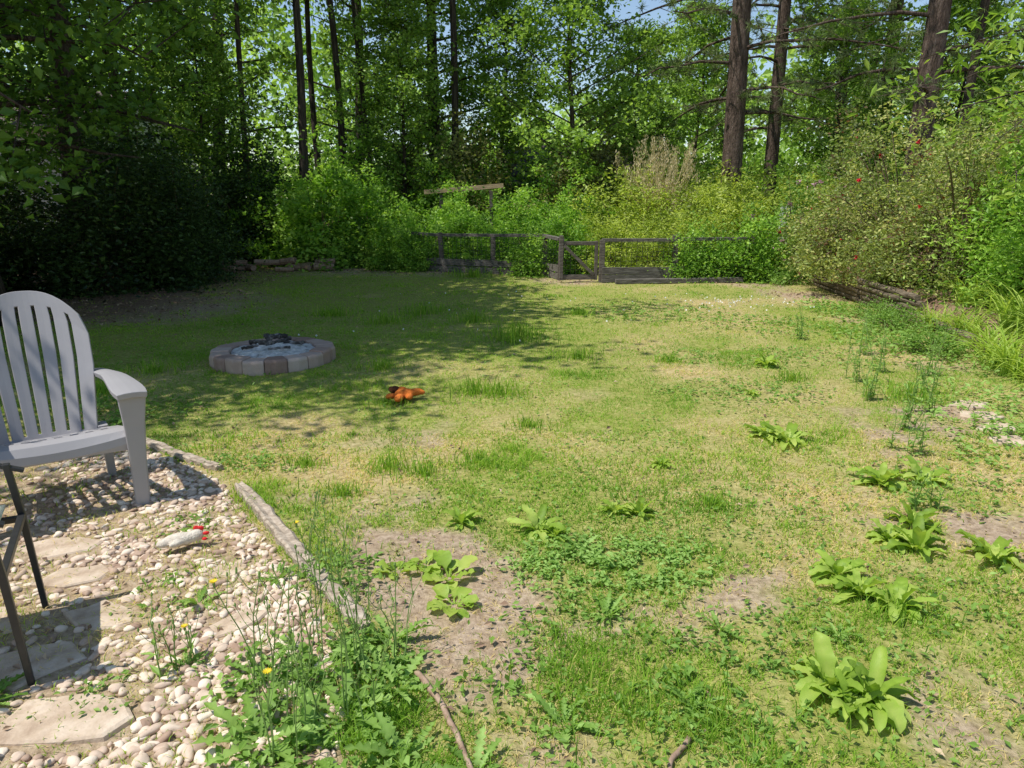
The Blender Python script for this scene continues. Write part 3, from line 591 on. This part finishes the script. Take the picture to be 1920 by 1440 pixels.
for (a,b,r) in [((-.24,.05,.18),(.0,-.02,.19),.022),((-.05,-.05,.17),(.12,.16,.20),.02),((.08,.1,.18),(.28,.04,.17),.016),((-.25,-.14,.155),(-.12,-.05,.17),.013),((-.14,.18,.21),(.10,.14,.225),.026),((-.1,.10,.21),(.05,.07,.23),.02),((.02,-.2,.16),(.2,-.14,.165),.013)]:
    g=Geo(); t=np.linspace(0,1,9)[:,None]; P=np.array(a)*(1-t)+np.array(b)*t+R.normal(0,.004,(9,3)); g.tube(P,r*R.uniform(.7,1.2,9),8); g.build('charred_log',[M['char']],parent=fp)

# ------------------------------------------------------------ toys
def plush(name,blobs,mat,parent,vox=.006):
    g=Geo()
    for c,r,rot in blobs:
        V=ICO*np.array(r); V=V@np.array(Matrix.Rotation(rot,3,'Z')).T+np.array(c); g.add(V,None,ICT)
    o=g.build(name,[mat],parent=parent,smooth=True); m=o.modifiers.new('r','REMESH'); m.mode='VOXEL'; m.voxel_size=vox; m.use_smooth_shade=True
    s=o.modifiers.new('sm','SMOOTH'); s.iterations=4; return o
t=root('plush_toy','floppy orange plush dog toy lying on the lawn','dog toy',(-.83,5.3,.02),.2)
plush('body',[((0,0,.03),(.08,.065,.04),.2),((-.05,-.10,.025),(.065,.034,.028),1.3),((-.11,-.04,.025),(.045,.028,.025),.5),((.03,-.07,.025),(.045,.03,.024),1.4),((.08,.03,.03),(.07,.034,.03),.1),((.13,.02,.028),(.03,.02,.02),-.2),((-.03,.07,.035),(.06,.04,.034),0.4)],M['orange'],t)
plush('head',[((-.075,.06,.05),(.045,.035,.03),.3),((-.10,.09,.05),(.026,.014,.022),.6)],M['brownfur'],t)
t=root('plush_toy','cream plush chicken toy with red comb lying on pebbles','dog toy',(-1.44,2.86,.03),.35)
plush('body',[((-.02,0,.025),(.075,.032,.03),0),((-.08,-.01,.02),(.04,.022,.02),.2),((.045,.01,.03),(.03,.027,.027),0),((-.03,-.03,.02),(.04,.015,.015),.5)],M['white'],t)
plush('comb',[((.065,.02,.055),(.014,.008,.012),0),((.045,.022,.058),(.014,.008,.013),0),((.085,.005,.035),(.016,.009,.009),0),((.078,-.015,.018),(.012,.01,.008),0)],M['red'],t,.004)

# ------------------------------------------------------------ fence, gate
M['oldwood2']=rough_mat('weathered_board',[(.3,(.05,.043,.037)),(.5,(.14,.125,.11)),(.7,(.27,.245,.22))],5,.9,.6,(1,6,9),dist=.01)
def fence(pts,label,boards=True):
    e=root('garden_fence',label,'fence',(0,0,0))
    for i,(x,y) in enumerate(pts):
        g=Geo(); h=.82+R.normal(0,.03); g.loft([((x,y,-.05),.10,.10),((x+R.normal(0,.02),y,h),.095,.095)]); g.build('post',[M['oldwood']],parent=e,bevel=.006)
    for (a,b) in zip(pts[:-1],pts[1:]):
        g=Geo(); g.beam((*a,.79+R.normal(0,.015)),(*b,.78+R.normal(0,.018)),.09,.06); g.build('rail',[M['oldwood2']],parent=e,bevel=.004)
        if boards:
            g=Geo()
            for k in range(2): g.beam((a[0],a[1]-.07,.07+.145*k),(b[0],b[1]-.07,.07+.145*k+R.normal(0,.015)),.03,.135)
            g.build('board',[M['oldwood2']],parent=e,bevel=.004)
        g=Geo(); a3=np.array([a[0],a[1]-.045,0]); b3=np.array([b[0],b[1]-.045,0]); L=np.linalg.norm(b3-a3); k=int(L/.1)
        for j in range(k): p=a3+(b3-a3)*(j+.5)/k; g.beam(p+[0,0,.02],p+[0,0,.78],.006,.006)
        for j in range(9): g.beam(a3+[0,0,.05+.085*j],b3+[0,0,.05+.085*j],.006,.006)
        g.build('wire_mesh',[M['blackmetal']],parent=e)
    return e
fence([(-2.5,16.0),(-1.5,15.5),(-.4,15.0),(.65,14.5),(.93,13.9)],'low weathered wooden fence with wire mesh overgrown by vines')
fence([(1.68,13.45),(3.1,13.6),(4.6,13.8)],'low weathered wooden fence with bottom boards and creeper')
gt=root('garden_gate','small weathered wooden gate with diagonal brace and wire','gate',(.92,13.45,.04),.06)
g=Geo(); g.beam((0,0,0),(0,0,.82),.07,.09); g.beam((.66,0,0),(.66,0,.72),.06,.06); g.beam((.03,0,.05),(.63,0,.05),.04,.09); g.beam((.03,0,.68),(.63,0,.68),.04,.07); g.beam((.05,-.03,.64),(.61,-.03,.1),.025,.06)
g.build('frame',[M['oldwood']],parent=gt,bevel=.005)
g=Geo()
for j in range(6): g.beam((.08+.1*j,.03,.05),(.08+.1*j,.03,.68),.006,.006)
for j in range(7): g.beam((.03,.03,.1+.09*j),(.63,.03,.1+.09*j),.006,.006)
g.build('wire_mesh',[M['blackmetal']],parent=gt)
o=Geo(); o.beam((1.9,13.1,.05),(4.3,13.3,.06),.09,.09); tag(o.build('ground_board',[M['oldwood2']],bevel=.01),'long weathered board lying along the fence foot','board')
lr=root('lumber_rack','pale lumber beam on posts standing among vines','beam')
o=Geo(); o.beam((-2.1,17.6,1.68),(-.2,17.4,1.83),.04,.10); o.build('beam',[M['newwood']],parent=lr,bevel=.004)
for x,h in ((-1.7,1.62),(-.5,1.72)):
    o=Geo(); o.beam((x,17.62,0),(x,17.62,h),.08,.08); o.build('post',[M['oldwood']],parent=lr,bevel=.004)
for k in range(14):
    x=-6.4+R.rand()*2.4; y=15.2+R.rand()*.7; a=R.normal(0,.35); L=R.uniform(.35,.7); r=R.uniform(.04,.08); g=Geo(); d=np.array([math.cos(a),math.sin(a),R.normal(0,.06)])
    P=np.array([x,y,r+(.12 if k%3==0 else .01)])+d*np.linspace(-.5,.5,5)[:,None]*L; g.tube(P,r*R.uniform(.9,1.1,5),8)
    tag(g.build('firewood_log',[M['logstick']]),'split firewood log lying at the shrub edge','log',group='scattered firewood logs')

# ------------------------------------------------------------ timber retaining wall
rw=root('retaining_wall','low wall of stacked round landscape timbers holding garden bed','wall')
segs=[((5.45,12.8),(5.22,10.6),5),((5.22,10.6),(5.03,8.6),5),((5.0,8.5),(4.6,6.2),2)]
for a,b,nl in segs:
    for k in range(nl):
        g=Geo(); t=np.linspace(0,1,9)[:,None]; P=np.hstack([np.array(a)*(1-t)+np.array(b)*t+[(.0-.01*k),0],np.full((9,1),.045+.072*k)]); P[:,:2]+=R.normal(0,.008,(9,2)); P[:,2]+=R.normal(0,.004,9); P[0,1]+=R.normal(0,.08); P[-1,1]+=R.normal(0,.08)
        g.tube(P,.040,10); g.build('timber',[M['logwood']],parent=rw,smooth=False)

# ------------------------------------------------------------ buildings
def house(name,label,cat,x0,x1,y0,y1,h,rh,wallm,roofm,win):
    e=root(name,label,cat,((x0+x1)/2,(y0+y1)/2,0)); w=x1-x0; d=y1-y0
    g=Geo(); g.box((0,0,h/2),(w,d,h)); g.add([(-w/2,-d/2,h),(-w/2,d/2,h),(-w/2,0,h+rh-.1),(w/2,-d/2,h),(w/2,d/2,h),(w/2,0,h+rh-.1)],None,[(0,1,2),(3,5,4)]); g.build('wall',[wallm],parent=e)
    g=Geo()
    for s in (-1,1): 
        V=[]
        for z in (0,.12):
            V+=[(-w/2-.3,s*(d/2+.4),h-.25+z),(w/2+.3,s*(d/2+.4),h-.25+z),(w/2+.3,0,h+rh+z),(-w/2-.3,0,h+rh+z)]
        g.add(V,[(3,2,1,0),(4,5,6,7),(0,1,5,4),(1,2,6,5),(2,3,7,6),(3,0,4,7)])
    g.build('roof',[roofm],parent=e)
    for wx in win:
        g=Geo(); g.box((wx,-d/2-.02,h*.55),(1.0,.05,1.2)); wn=g.build('window',[M['glass']],parent=e)
        g=Geo()
        for a,b in (((wx-.54,-d/2-.03,h*.55-.64),(wx+.54,-d/2-.03,h*.55-.64)),((wx-.54,-d/2-.03,h*.55+.64),(wx+.54,-d/2-.03,h*.55+.64)),((wx-.54,-d/2-.03,h*.55-.6),(wx-.54,-d/2-.03,h*.55+.6)),((wx+.54,-d/2-.03,h*.55-.6),(wx+.54,-d/2-.03,h*.55+.6))): g.beam(a,b,.09,.09)
        g.build('frame',[M['paint']],parent=wn)
house('neighbour_house','neighbouring house with pale lap siding behind dark trees','house',-23,-11.9,20,28,3.5,1.2,M['siding'],M['roof'],[-2.5,2])
house('garden_shed','low shed with brown shingle roof hidden behind shrubs','shed',-.2,3.6,22.5,26,2.0,1.1,M['siding'],M['roof'],[])
wf=root('white_fence_panel','white painted fence panel glimpsed through shrubs','fence',(6.0,15.6,.1))
g=Geo()
for k in range(3): g.box((-.2+.145*k,0,.65),(.135,.025,1.25))
g.build('board',[M['paint']],parent=wf,bevel=.004)
g=Geo(); g.beam((-.27,.03,.3),(.16,.03,.3),.03,.08); g.beam((-.27,.03,1.1),(.16,.03,1.1),.03,.08); g.build('rail',[M['paint']],parent=wf)
wf=root('white_fence_panel','long pale fence behind the shrubs','fence',(8.2,9.8,.2),math.radians(95))
g=Geo()
for k in range(26): g.box((-2+.155*k,0,.85),(.145,.025,1.7))
g.build('board',[M['siding']],parent=wf,bevel=.004)
g=Geo(); g.beam((-2,.03,.4),(2,.03,.4),.03,.08); g.beam((-2,.03,1.4),(2,.03,1.4),.03,.08); g.build('rail',[M['paint']],parent=wf)

# ------------------------------------------------------------ trees
def broadleaf(name,label,H,r0,base,Rc,nbr,ncl,nlf,leaf,lm,bark='bark',lean=(0,0),crad=.5,up=.25,aspect=.7,droop=.0,low=1.0,wob=.12):
    e=root(name,label,'tree',group='woodland trees')
    g=Geo(); n=14; t=np.linspace(0,1,n); P=np.stack([lean[0]*t**1.3+wob*np.sin(t*6+R.rand()*6)*t**.5,lean[1]*t+wob*np.sin(t*5+R.rand()*6)*t**.5,H*t],1); P[0,:2]=0
    rr=r0*(1-.85*t)*R.uniform(.93,1.07,n); rr[0]*=1.35; g.tube(P,rr,12)
    cl=[]
    for i in range(nbr):
        hf=base/H+(1-base/H)*((i+R.rand())/nbr)**low; p0=np.array([np.interp(hf,t,P[:,k]) for k in range(3)])
        az=i*2.4+R.normal(0,.4); prof=math.sin(math.pi*(.22+.74*(hf-base/H)/(1-base/H)))**.7; L=Rc*prof*R.uniform(.6,1.1)
        s=np.linspace(0,1,6); dz=L*(up*s-droop*s*s)+.0
        B=p0+np.stack([np.cos(az+.3*s*R.normal())*L*s,np.sin(az)*L*s,dz],1)+R.normal(0,.05,(6,3))*s[:,None]
        g.tube(B,max(.010,r0*.28*(1-hf*.6))*(1-.85*s)+.003,5)
        for c in range(ncl):
            u=R.uniform(.3,1.05); q0=np.array([np.interp(min(u,1),s,B[:,k]) for k in range(3)]); off=R.normal(0,.28*Rc/3,3)*[1,1,.7]; q1=q0+off
            tw=.012 if r0>.08 else .006
            g.tube(np.array([q0,(q0+q1)/2,q1]),[tw,tw*.65,tw*.25],4,cap=False); cl.append(q1)
    g.build('trunk',[M[bark]],parent=e,smooth=True)
    cl=np.array(cl); k=len(cl); ct=R.normal(.5,.18,k)
    cr=crad*R.uniform(.6,1.3,k); idx=np.repeat(np.arange(k),nlf); m=len(idx)
    C=cl[idx]+R.normal(0,1,(m,3))*cr[idx][:,None]*[.55,.55,.32]
    d=unit(m); d[:,2]=d[:,2]*.5-.35; nn=unit(m)*.8+[0,0,.9]; s=leaf*R.uniform(.6,1.3,m)
    f=Geo(); f.leaves(C,d,nn,s,s*aspect,.15,np.clip(ct[idx]+R.normal(0,.15,m),0,1)); f.build('crown',[M[lm]],parent=e)
    return e
def pine(label,H,r0,base,Rc,nbr,ntf):
    e=root('pine_tree',label,'tree',group='tall pines'); g=Geo(); n=14; t=np.linspace(0,1,n); P=np.stack([.15*np.sin(t*3+R.rand()*6)*t,.15*np.sin(t*4)*t,H*t],1); rr=r0*(1-.6*t); rr[0]*=1.2; g.tube(P,rr,14)
    f=Geo(); TF=[];TD=[]
    for i in range(nbr):
        hf=base/H+(1-base/H)*((i+R.rand())/nbr); p0=np.array([np.interp(hf,t,P[:,k]) for k in range(3)]); az=i*2.4+R.normal(0,.3); L=Rc*R.uniform(.6,1.1)*(1-.45*hf)
        s=np.linspace(0,1,6); B=p0+np.stack([np.cos(az)*L*s,np.sin(az)*L*s,L*(.12*s-.26*s*s)],1)+R.normal(0,.06,(6,3))*s[:,None]; g.tube(B,r0*.16*(1-.85*s)+.005,5)
        for c in range(ntf):
            u=R.uniform(.25,1.0); q0=np.array([np.interp(u,s,B[:,k]) for k in range(3)]); q1=q0+R.normal(0,.38,3)*[1,1,.45]; g.tube(np.array([q0,q1]),[.009,.004],4,cap=False)
            TF.append(q1); TD.append((q1-q0)/(np.linalg.norm(q1-q0)+1e-6))
    g.build('trunk',[M['pinebark']],parent=e,smooth=True)
    TF=np.array(TF);TD=np.array(TD); nn_=36; m=len(TF)*nn_; idx=np.repeat(np.arange(len(TF)),nn_)
    d=unit(m)+TD[idx]*.7; d/=np.linalg.norm(d,axis=1)[:,None]; st_=TF[idx]-TD[idx]*R.uniform(0,.22,m)[:,None]; L=R.uniform(.12,.24,m)[:,None]; sd=np.cross(d,unit(m)); sd/=np.linalg.norm(sd,axis=1)[:,None]
    V=np.stack([st_-sd*.008,st_+sd*.008,st_+d*L],1); b=np.arange(m)*3
    f.add(V,None,np.stack([b,b+1,b+2],1),np.repeat(np.clip(R.normal(.5,.12,len(TF))[idx]+R.normal(0,.12,m),0,1),3)); f.build('crown',[M['pine']],parent=e)
    return e
A=broadleaf('maple_tree','dark leafy maple overhanging the shaded lawn edge',10,.2,1.9,4.0,54,8,54,.115,'maple',crad=.55,droop=.25)
A.location=(-6.5,8.6,0)
for (x,y,r,s) in [(-10.2,12.8,2.1,1.05),(-11.5,9.0,1.0,1),(-6.3,5.7,3.3,(.85,.85,.9)),(-9.4,18.2,4.6,.9)]: copy_thing(A,(x,y,0),r,s)
B=broadleaf('sweetgum_tree','tall woodland sweetgum with dark trunk and bright leaves',15,.22,3.2,3.0,46,7,32,.16,'gum',lean=(.8,.2),crad=.45,wob=.2)
B.location=(-9.0,22.5,0)
for (x,y,r,s) in [(-2.3,22.3,1.2,1.0),(-13.5,19.0,5.2,1.05),(11.0,25,3.3,1.05),(14.5,21,.3,1.1),(-5.6,27,5,1.0)]: copy_thing(B,(x,y,0),r,s)
Cc=broadleaf('slender_tree','slender dark trunked tree with high airy crown',11,.17,5.2,3.3,42,8,46,.13,'gum',lean=(.5,-.3),crad=.58,wob=.22)
Cc.location=(-7.5,12.6,0); Cc.scale=(1.2,1.2,1.05)
for (x,y,r,s) in [(-5.3,18.5,2,(.8,.8,1.3)),(-5.6,21.6,4.1,(.65,.65,1.3)),(-4.6,20.4,.9,(.7,.7,1.35)),(-3.9,21.3,3.1,(.5,.5,1.25)),(-1.62,20.4,1.8,(.75,.75,1.3)),(-7.0,19.5,5.5,(.55,.55,1.2)),(10.4,17.5,2.4,(.8,.8,1.4)),(-6.9,9.3,3.7,(1.3,1.3,.95)),(-7.0,7.2,.7,(1.15,1.15,1.0))]:
    copy_thing(Cc,(x,y,0),r,s,tilt=(R.normal(0,.03),R.normal(0.02,.05)))
D=broadleaf('young_tree','young pale green tree rising behind the fence shrubs',8,.09,1.2,2.3,46,8,42,.12,'gum',crad=.36,up=.5,wob=.15)
D.location=(1.5,19.0,0)
for (x,y,r,s) in [(-.3,21.2,2,.85),(3.6,21.8,4,.75),(5.9,24,3,.9),(9.2,21,5,.8),(11.4,19.5,2,.8),(-2.9,19.9,1.1,.8),(13.6,18,3.2,.85),(-7.6,18.2,2.2,.7)]: copy_thing(D,(x,y,0),r,s)
P=pine('tall pine with thick brown trunk and drooping needle branches',18,.26,3.3,4.2,52,17); P.location=(5.35,18,0)
for (x,y,r,s) in [(7.5,21.5,2,(.8,.8,1)),(8.7,16,4,(1,1,1.05)),(12.3,25,5,1)]: copy_thing(P,(x,y,0),r,s)
S=broadleaf('sapling_tree','young tree with bright drooping pointed leaves beside lawn',4.3,.04,1.7,1.9,30,7,20,.11,'sap',crad=.34,up=.35,aspect=.34,droop=.4)
S.location=(5.35,5.9,0)
copy_thing(S,(6.7,7.4,.28),2.5,1.0)

# ------------------------------------------------------------ shrubs
def shrub(name,label,rx,ry,h,ncl,nlf,leaf,lm,crad=.22,aspect=.65,group='garden shrubs',fl=None,nf=0,canes=18,tw=.008,fs=.05,tsd=.22):
    e=root(name,label,'bush',group=group); g=Geo()
    u=unit(ncl); u[:,2]=np.abs(u[:,2]); rad=R.uniform(.45,1.05,ncl)**.5*(1+.22*np.sin(u[:,0]*5+R.rand()*6)+.2*np.sin(u[:,1]*6+2))
    cl=u*rad[:,None]*[rx,ry,h]; cl[:,2]=np.abs(cl[:,2])+.08; low=R.rand(ncl)<.3; cl[low,2]*=.4
    hi=R.rand(ncl)<.05; cl[hi,2]*=R.uniform(1.1,1.3,hi.sum())
    for i in np.unique(np.concatenate([R.choice(ncl,min(canes,ncl),False),np.where(hi)[0]])):
        c=cl[i]; b=np.array([c[0]*.15,c[1]*.15,0]); t=np.linspace(0,1,5)[:,None]; Pp=b*(1-t)+c*t+np.array([0,0,1])*(.18*h*np.sin(t*np.pi)); g.tube(Pp,np.linspace(tw*1.6,tw*.4,5),4,cap=False)
    g.build('stem',[M['stem']],parent=e)
    idx=np.repeat(np.arange(ncl),nlf); m=len(idx); cr=crad*R.uniform(.6,1.4,ncl); C=cl[idx]+R.normal(0,.6,(m,3))*cr[idx][:,None]*[1,1,.8]; C[:,2]=np.maximum(C[:,2],.02)
    d=unit(m); d[:,2]=d[:,2]*.6+.1; nn=unit(m)*.9+[0,0,.8]; s=leaf*R.uniform(.6,1.35,m); f=Geo(); f.leaves(C,d,nn,s,s*aspect,.15,np.clip(R.normal(.5,tsd,ncl)[idx]+R.normal(0,.14,m),0,1)); f.build('foliage',[M[lm]],parent=e)
    if fl:
        f=Geo(); ii=R.choice(ncl,nf); 
        for i in ii:
            c=cl[i]*1.06+R.normal(0,.05,3); k=12; dd=unit(k); f.leaves(c+dd*fs*.3,dd,unit(k),fs*.8,fs*.6,.2,R.rand(k))
        f.build('blossom',[M[fl]],parent=e)
    return e
def place(r,lst):
    x,y,rz,s=lst[0]; r.location=(x,y,float(gz(x,y))); r.rotation_euler[2]=rz; r.scale=(s,)*3 if np.ndim(s)==0 else s
    for (x,y,rz,s) in lst[1:]: copy_thing(r,(x,y,float(gz(x,y))),rz,s)
place(shrub('vine_covered_bush','bright vine covered bush at the lawn edge',1.15,.95,1.9,170,60,.085,'vine',crad=.19,tsd=.28),
 [(-4.4,16.8,0,1.25),(-3.3,17.0,2,.95),(-2.6,16.2,1,.68),(-1.4,18.2,3,.8),(-.4,18.2,5,.75),(.6,17.2,1.5,.95),(-5.9,17.8,4,.9),(1.5,16.8,4.4,.85),(-2.0,18.8,.6,1.0),(-2.2,15.9,2.2,.5),(-.6,19.4,1.2,1.1),(-1.0,16.8,3.1,.76),(.2,16.1,5.2,.7),(1.1,15.3,2.4,.66),(-1.5,16.9,.2,.78),(-3.9,18.6,2.7,1.25),(-.6,15.7,4.2,.52)])
place(shrub('tall_weed_bush','yellow green overgrown shrub behind the low fence',.95,.9,1.55,150,60,.08,'lime',aspect=.42,crad=.19,tsd=.26),
 [(2.6,16.2,0,1.15),(3.7,16.0,2,1.1),(4.8,16.6,4,1.2),(3.1,18,1,1.4),(1.9,15.2,5,.75),(5.9,17.4,3,1.35),(4.3,18.7,2.5,1.5),(7.2,18.3,1,1.3),(8.8,18.6,4.2,1.35),(3.9,14.8,.4,.8),(2.9,14.6,2.7,.72),(7.8,15.4,2,1.2),(10.2,16.5,3.4,1.2),(11.8,15,5.1,1.2),(9.6,14.6,.3,1.1),(6.6,16,1.2,1.25)])
place(shrub('fence_creeper','creeping green vine draped over the fence rail',.6,.3,.75,90,50,.055,'vine'),
 [(4.1,13.7,0,1.2),(4.8,14.0,1,1.3),(.3,14.7,2,.95),(3.4,13.75,1,.95),(-2.0,15.7,.5,1.0)])
place(shrub('olive_shrub','dry olive brown shrub among the woodland edge',1.3,1.2,2.6,200,55,.09,'olive',crad=.26),
 [(-.7,19.6,0,1.1),(-3.0,21.6,2,1.0),(1.2,17.9,4,.85),(2.6,20.2,1,1.1)])
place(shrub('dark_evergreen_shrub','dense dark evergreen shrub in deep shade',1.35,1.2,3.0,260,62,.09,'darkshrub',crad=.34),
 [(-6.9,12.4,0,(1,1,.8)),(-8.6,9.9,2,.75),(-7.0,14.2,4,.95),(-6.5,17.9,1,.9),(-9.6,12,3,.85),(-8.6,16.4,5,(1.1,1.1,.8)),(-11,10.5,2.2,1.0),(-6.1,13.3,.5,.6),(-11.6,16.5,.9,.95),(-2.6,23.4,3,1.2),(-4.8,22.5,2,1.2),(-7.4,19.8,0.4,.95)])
ROSE=shrub('rose_bush','sprawling rose bush with small red blooms over timber wall',1.6,1.5,2.25,320,66,.058,'rose',crad=.24,fl='redpetal',nf=16,canes=130,aspect=.6,fs=.07,tw=.01,group='flowering shrubs',tsd=.26)
place(ROSE,[(6.4,11.6,0,1.0),(7.1,13.4,2.2,1.05),(6.2,9.9,4.0,.82),(8.4,12.2,1.1,1.1),(5.7,12.2,3.3,.46),(5.6,10.9,5.3,.42)])
place(shrub('mixed_shrub','leafy green shrub crowding the raised garden bed',1.2,1.2,2.0,230,62,.08,'vine',crad=.24,aspect=.45,canes=50,tsd=.3),
 [(6.9,9.0,0,1.05),(6.3,8.1,2,.8),(8.6,10.4,4,1.25),(9.5,13,1,1.2),(7.8,8.0,3,1.15)])
place(shrub('azalea_bush','flowering bush with clusters of pink blossom',.8,.8,1.45,120,50,.06,'weed',fl='pink',nf=42,fs=.09,group='flowering shrubs'),[(5.75,14.7,0,1.12)])
place(shrub('creeping_shrub','low weedy growth at the foot of the timber wall',.5,.4,.3,60,40,.04,'weed',crad=.12,canes=12),
 [(4.55,8.3,2,.7),(4.2,7.0,3,.7),(5.1,13.2,4,.9),(4.8,9.2,1,.6)])
pg=root('plume_grass','tall dried tan ornamental grass with feathery plumes','grass',(3.4,16.9,0))
g=Geo()
for i in range(130):
    az=R.uniform(0,6.28); strip(g,(R.normal(0,.1),R.normal(0,.1),0),az,R.uniform(1.7,2.9),.022,R.uniform(1.3,1.54),R.uniform(.05,.4),6,'grass',R.rand())
    if i<75:
        t_=np.array(g.v[-1][-3:]).mean(0); k=60; z=R.uniform(-.6,.05,k); C=t_+np.stack([R.normal(0,.04,k),R.normal(0,.04,k),z],1); d=unit(k)*.5+[0,0,.8]; g.leaves(C,d,unit(k),.08,.016,.1,R.uniform(.5,1,k))
g.build('plume',[M['straw']],parent=pg)
g=Geo()
for i in range(75):
    az=R.uniform(0,6.28); strip(g,(R.normal(0,.06),R.normal(0,.06),0),az,R.uniform(.4,.8),.02,R.uniform(.9,1.5),R.uniform(.9,2.2),8,'grass',np.clip(R.normal(.6,.2),0,1),wav=.02)
dl=g.build('daylily_clump',[M['dock']]); 
DLP=[(4.95,7.7),(5.1,7.1),(4.75,6.9),(4.5,6.4),(5.0,6.4),(4.4,6.0),(4.8,5.9),(5.5,7.8),(5.4,6.9),(4.25,5.4),(4.7,5.2),(5.5,8.5),(4.95,8.2)]
for i,(x,y) in enumerate(DLP):
    o=dl if i==0 else dl.copy()
    if i: COL.objects.link(o)
    o.location=(x,y,float(gz(x,y))); o.rotation_euler=(0,0,R.uniform(0,6)); o.scale=(R.uniform(.75,1.05),)*3
    tag(o,'arching strap leaved daylily clump by the timber wall','plant',group='daylily clumps')
g=Geo(); n=90000; x=R.uniform(-60,60,n); y=R.uniform(34,60,n); top=5+9*fbm(x*.16+3,y*.05,7,3)-3*np.exp(-((x-1)/10)**2)+4*sstep(-8,-16,x)
z=R.uniform(0,1,n)*top; kp=(fbm(x*.5+9,z*.5,17,3)>.43)|(z<4); x=x[kp];y=y[kp];z=z[kp];n=len(x)
d=unit(n); s=R.uniform(.3,.6,n); g.leaves(np.stack([x,y,z],1),d,unit(n)+[0,0,.8],s,s*.7,.15,np.clip(.15+fbm(x*.6,z*.6,27,2)+R.normal(0,.12,n),0,1))
tag(g.build('distant_woodland',[M['gum']]),'distant mass of green woodland foliage','woodland',kind='stuff')
g=Geo(); n=60000; x=R.uniform(-16,16,n); y=R.uniform(19.5,27,n); top=1.6+1.6*fbm(x*.6,y*.4,37,3); z=R.rand(n)**1.3*top; kk=(~((x<-11.3)&(y>19.3)))&~((x>-.7)&(x<4.1)&(y>22)&(y<26.5)); x=x[kk];y=y[kk];z=z[kk];n=len(x)
s=R.uniform(.08,.16,n); g.leaves(np.stack([x,y,z],1),unit(n),unit(n)+[0,0,.8],s,s*.65,.15,np.clip(fbm(x*1.5,z*1.5,47,2)+R.normal(0,.15,n),0,1))
tag(g.build('woodland_undergrowth',[M['vine']]),'tangled green undergrowth beneath the woodland trees','undergrowth',kind='stuff')

# ------------------------------------------------------------ light, world, camera
S_=Vector((-.42,-.16,.89)).normalized()
sun=bpy.data.lights.new('sun','SUN'); sun.energy=5.0; sun.angle=math.radians(.5); sun.color=(1,.97,.90)
so=bpy.data.objects.new('sun',sun); COL.objects.link(so); so.rotation_euler=S_.to_track_quat('Z','Y').to_euler(); so.location=(-10,3,20)
w=bpy.data.worlds.new('World'); scene.world=w; w.use_nodes=True; nt=w.node_tree; bg=nt.nodes['Background']
sk=nt.nodes.new('ShaderNodeTexSky'); sk.sky_type='NISHITA'; sk.sun_disc=False; sk.sun_elevation=math.asin(S_.z); sk.sun_rotation=math.atan2(S_.x,S_.y); sk.air_density=1.1; sk.dust_density=.3
nt.links.new(sk.outputs[0],bg.inputs[0]); bg.inputs[1].default_value=.15
cam=bpy.data.cameras.new('camera'); co=bpy.data.objects.new('camera',cam); COL.objects.link(co); co.location=(0,0,1.5); co.rotation_euler=(math.radians(90-14.53),0,0)
cam.sensor_width=36; cam.lens=24.96; cam.clip_start=.05; cam.clip_end=1500; scene.camera=co
scene.view_settings.view_transform='Standard'; scene.view_settings.look='None'; scene.view_settings.exposure=0
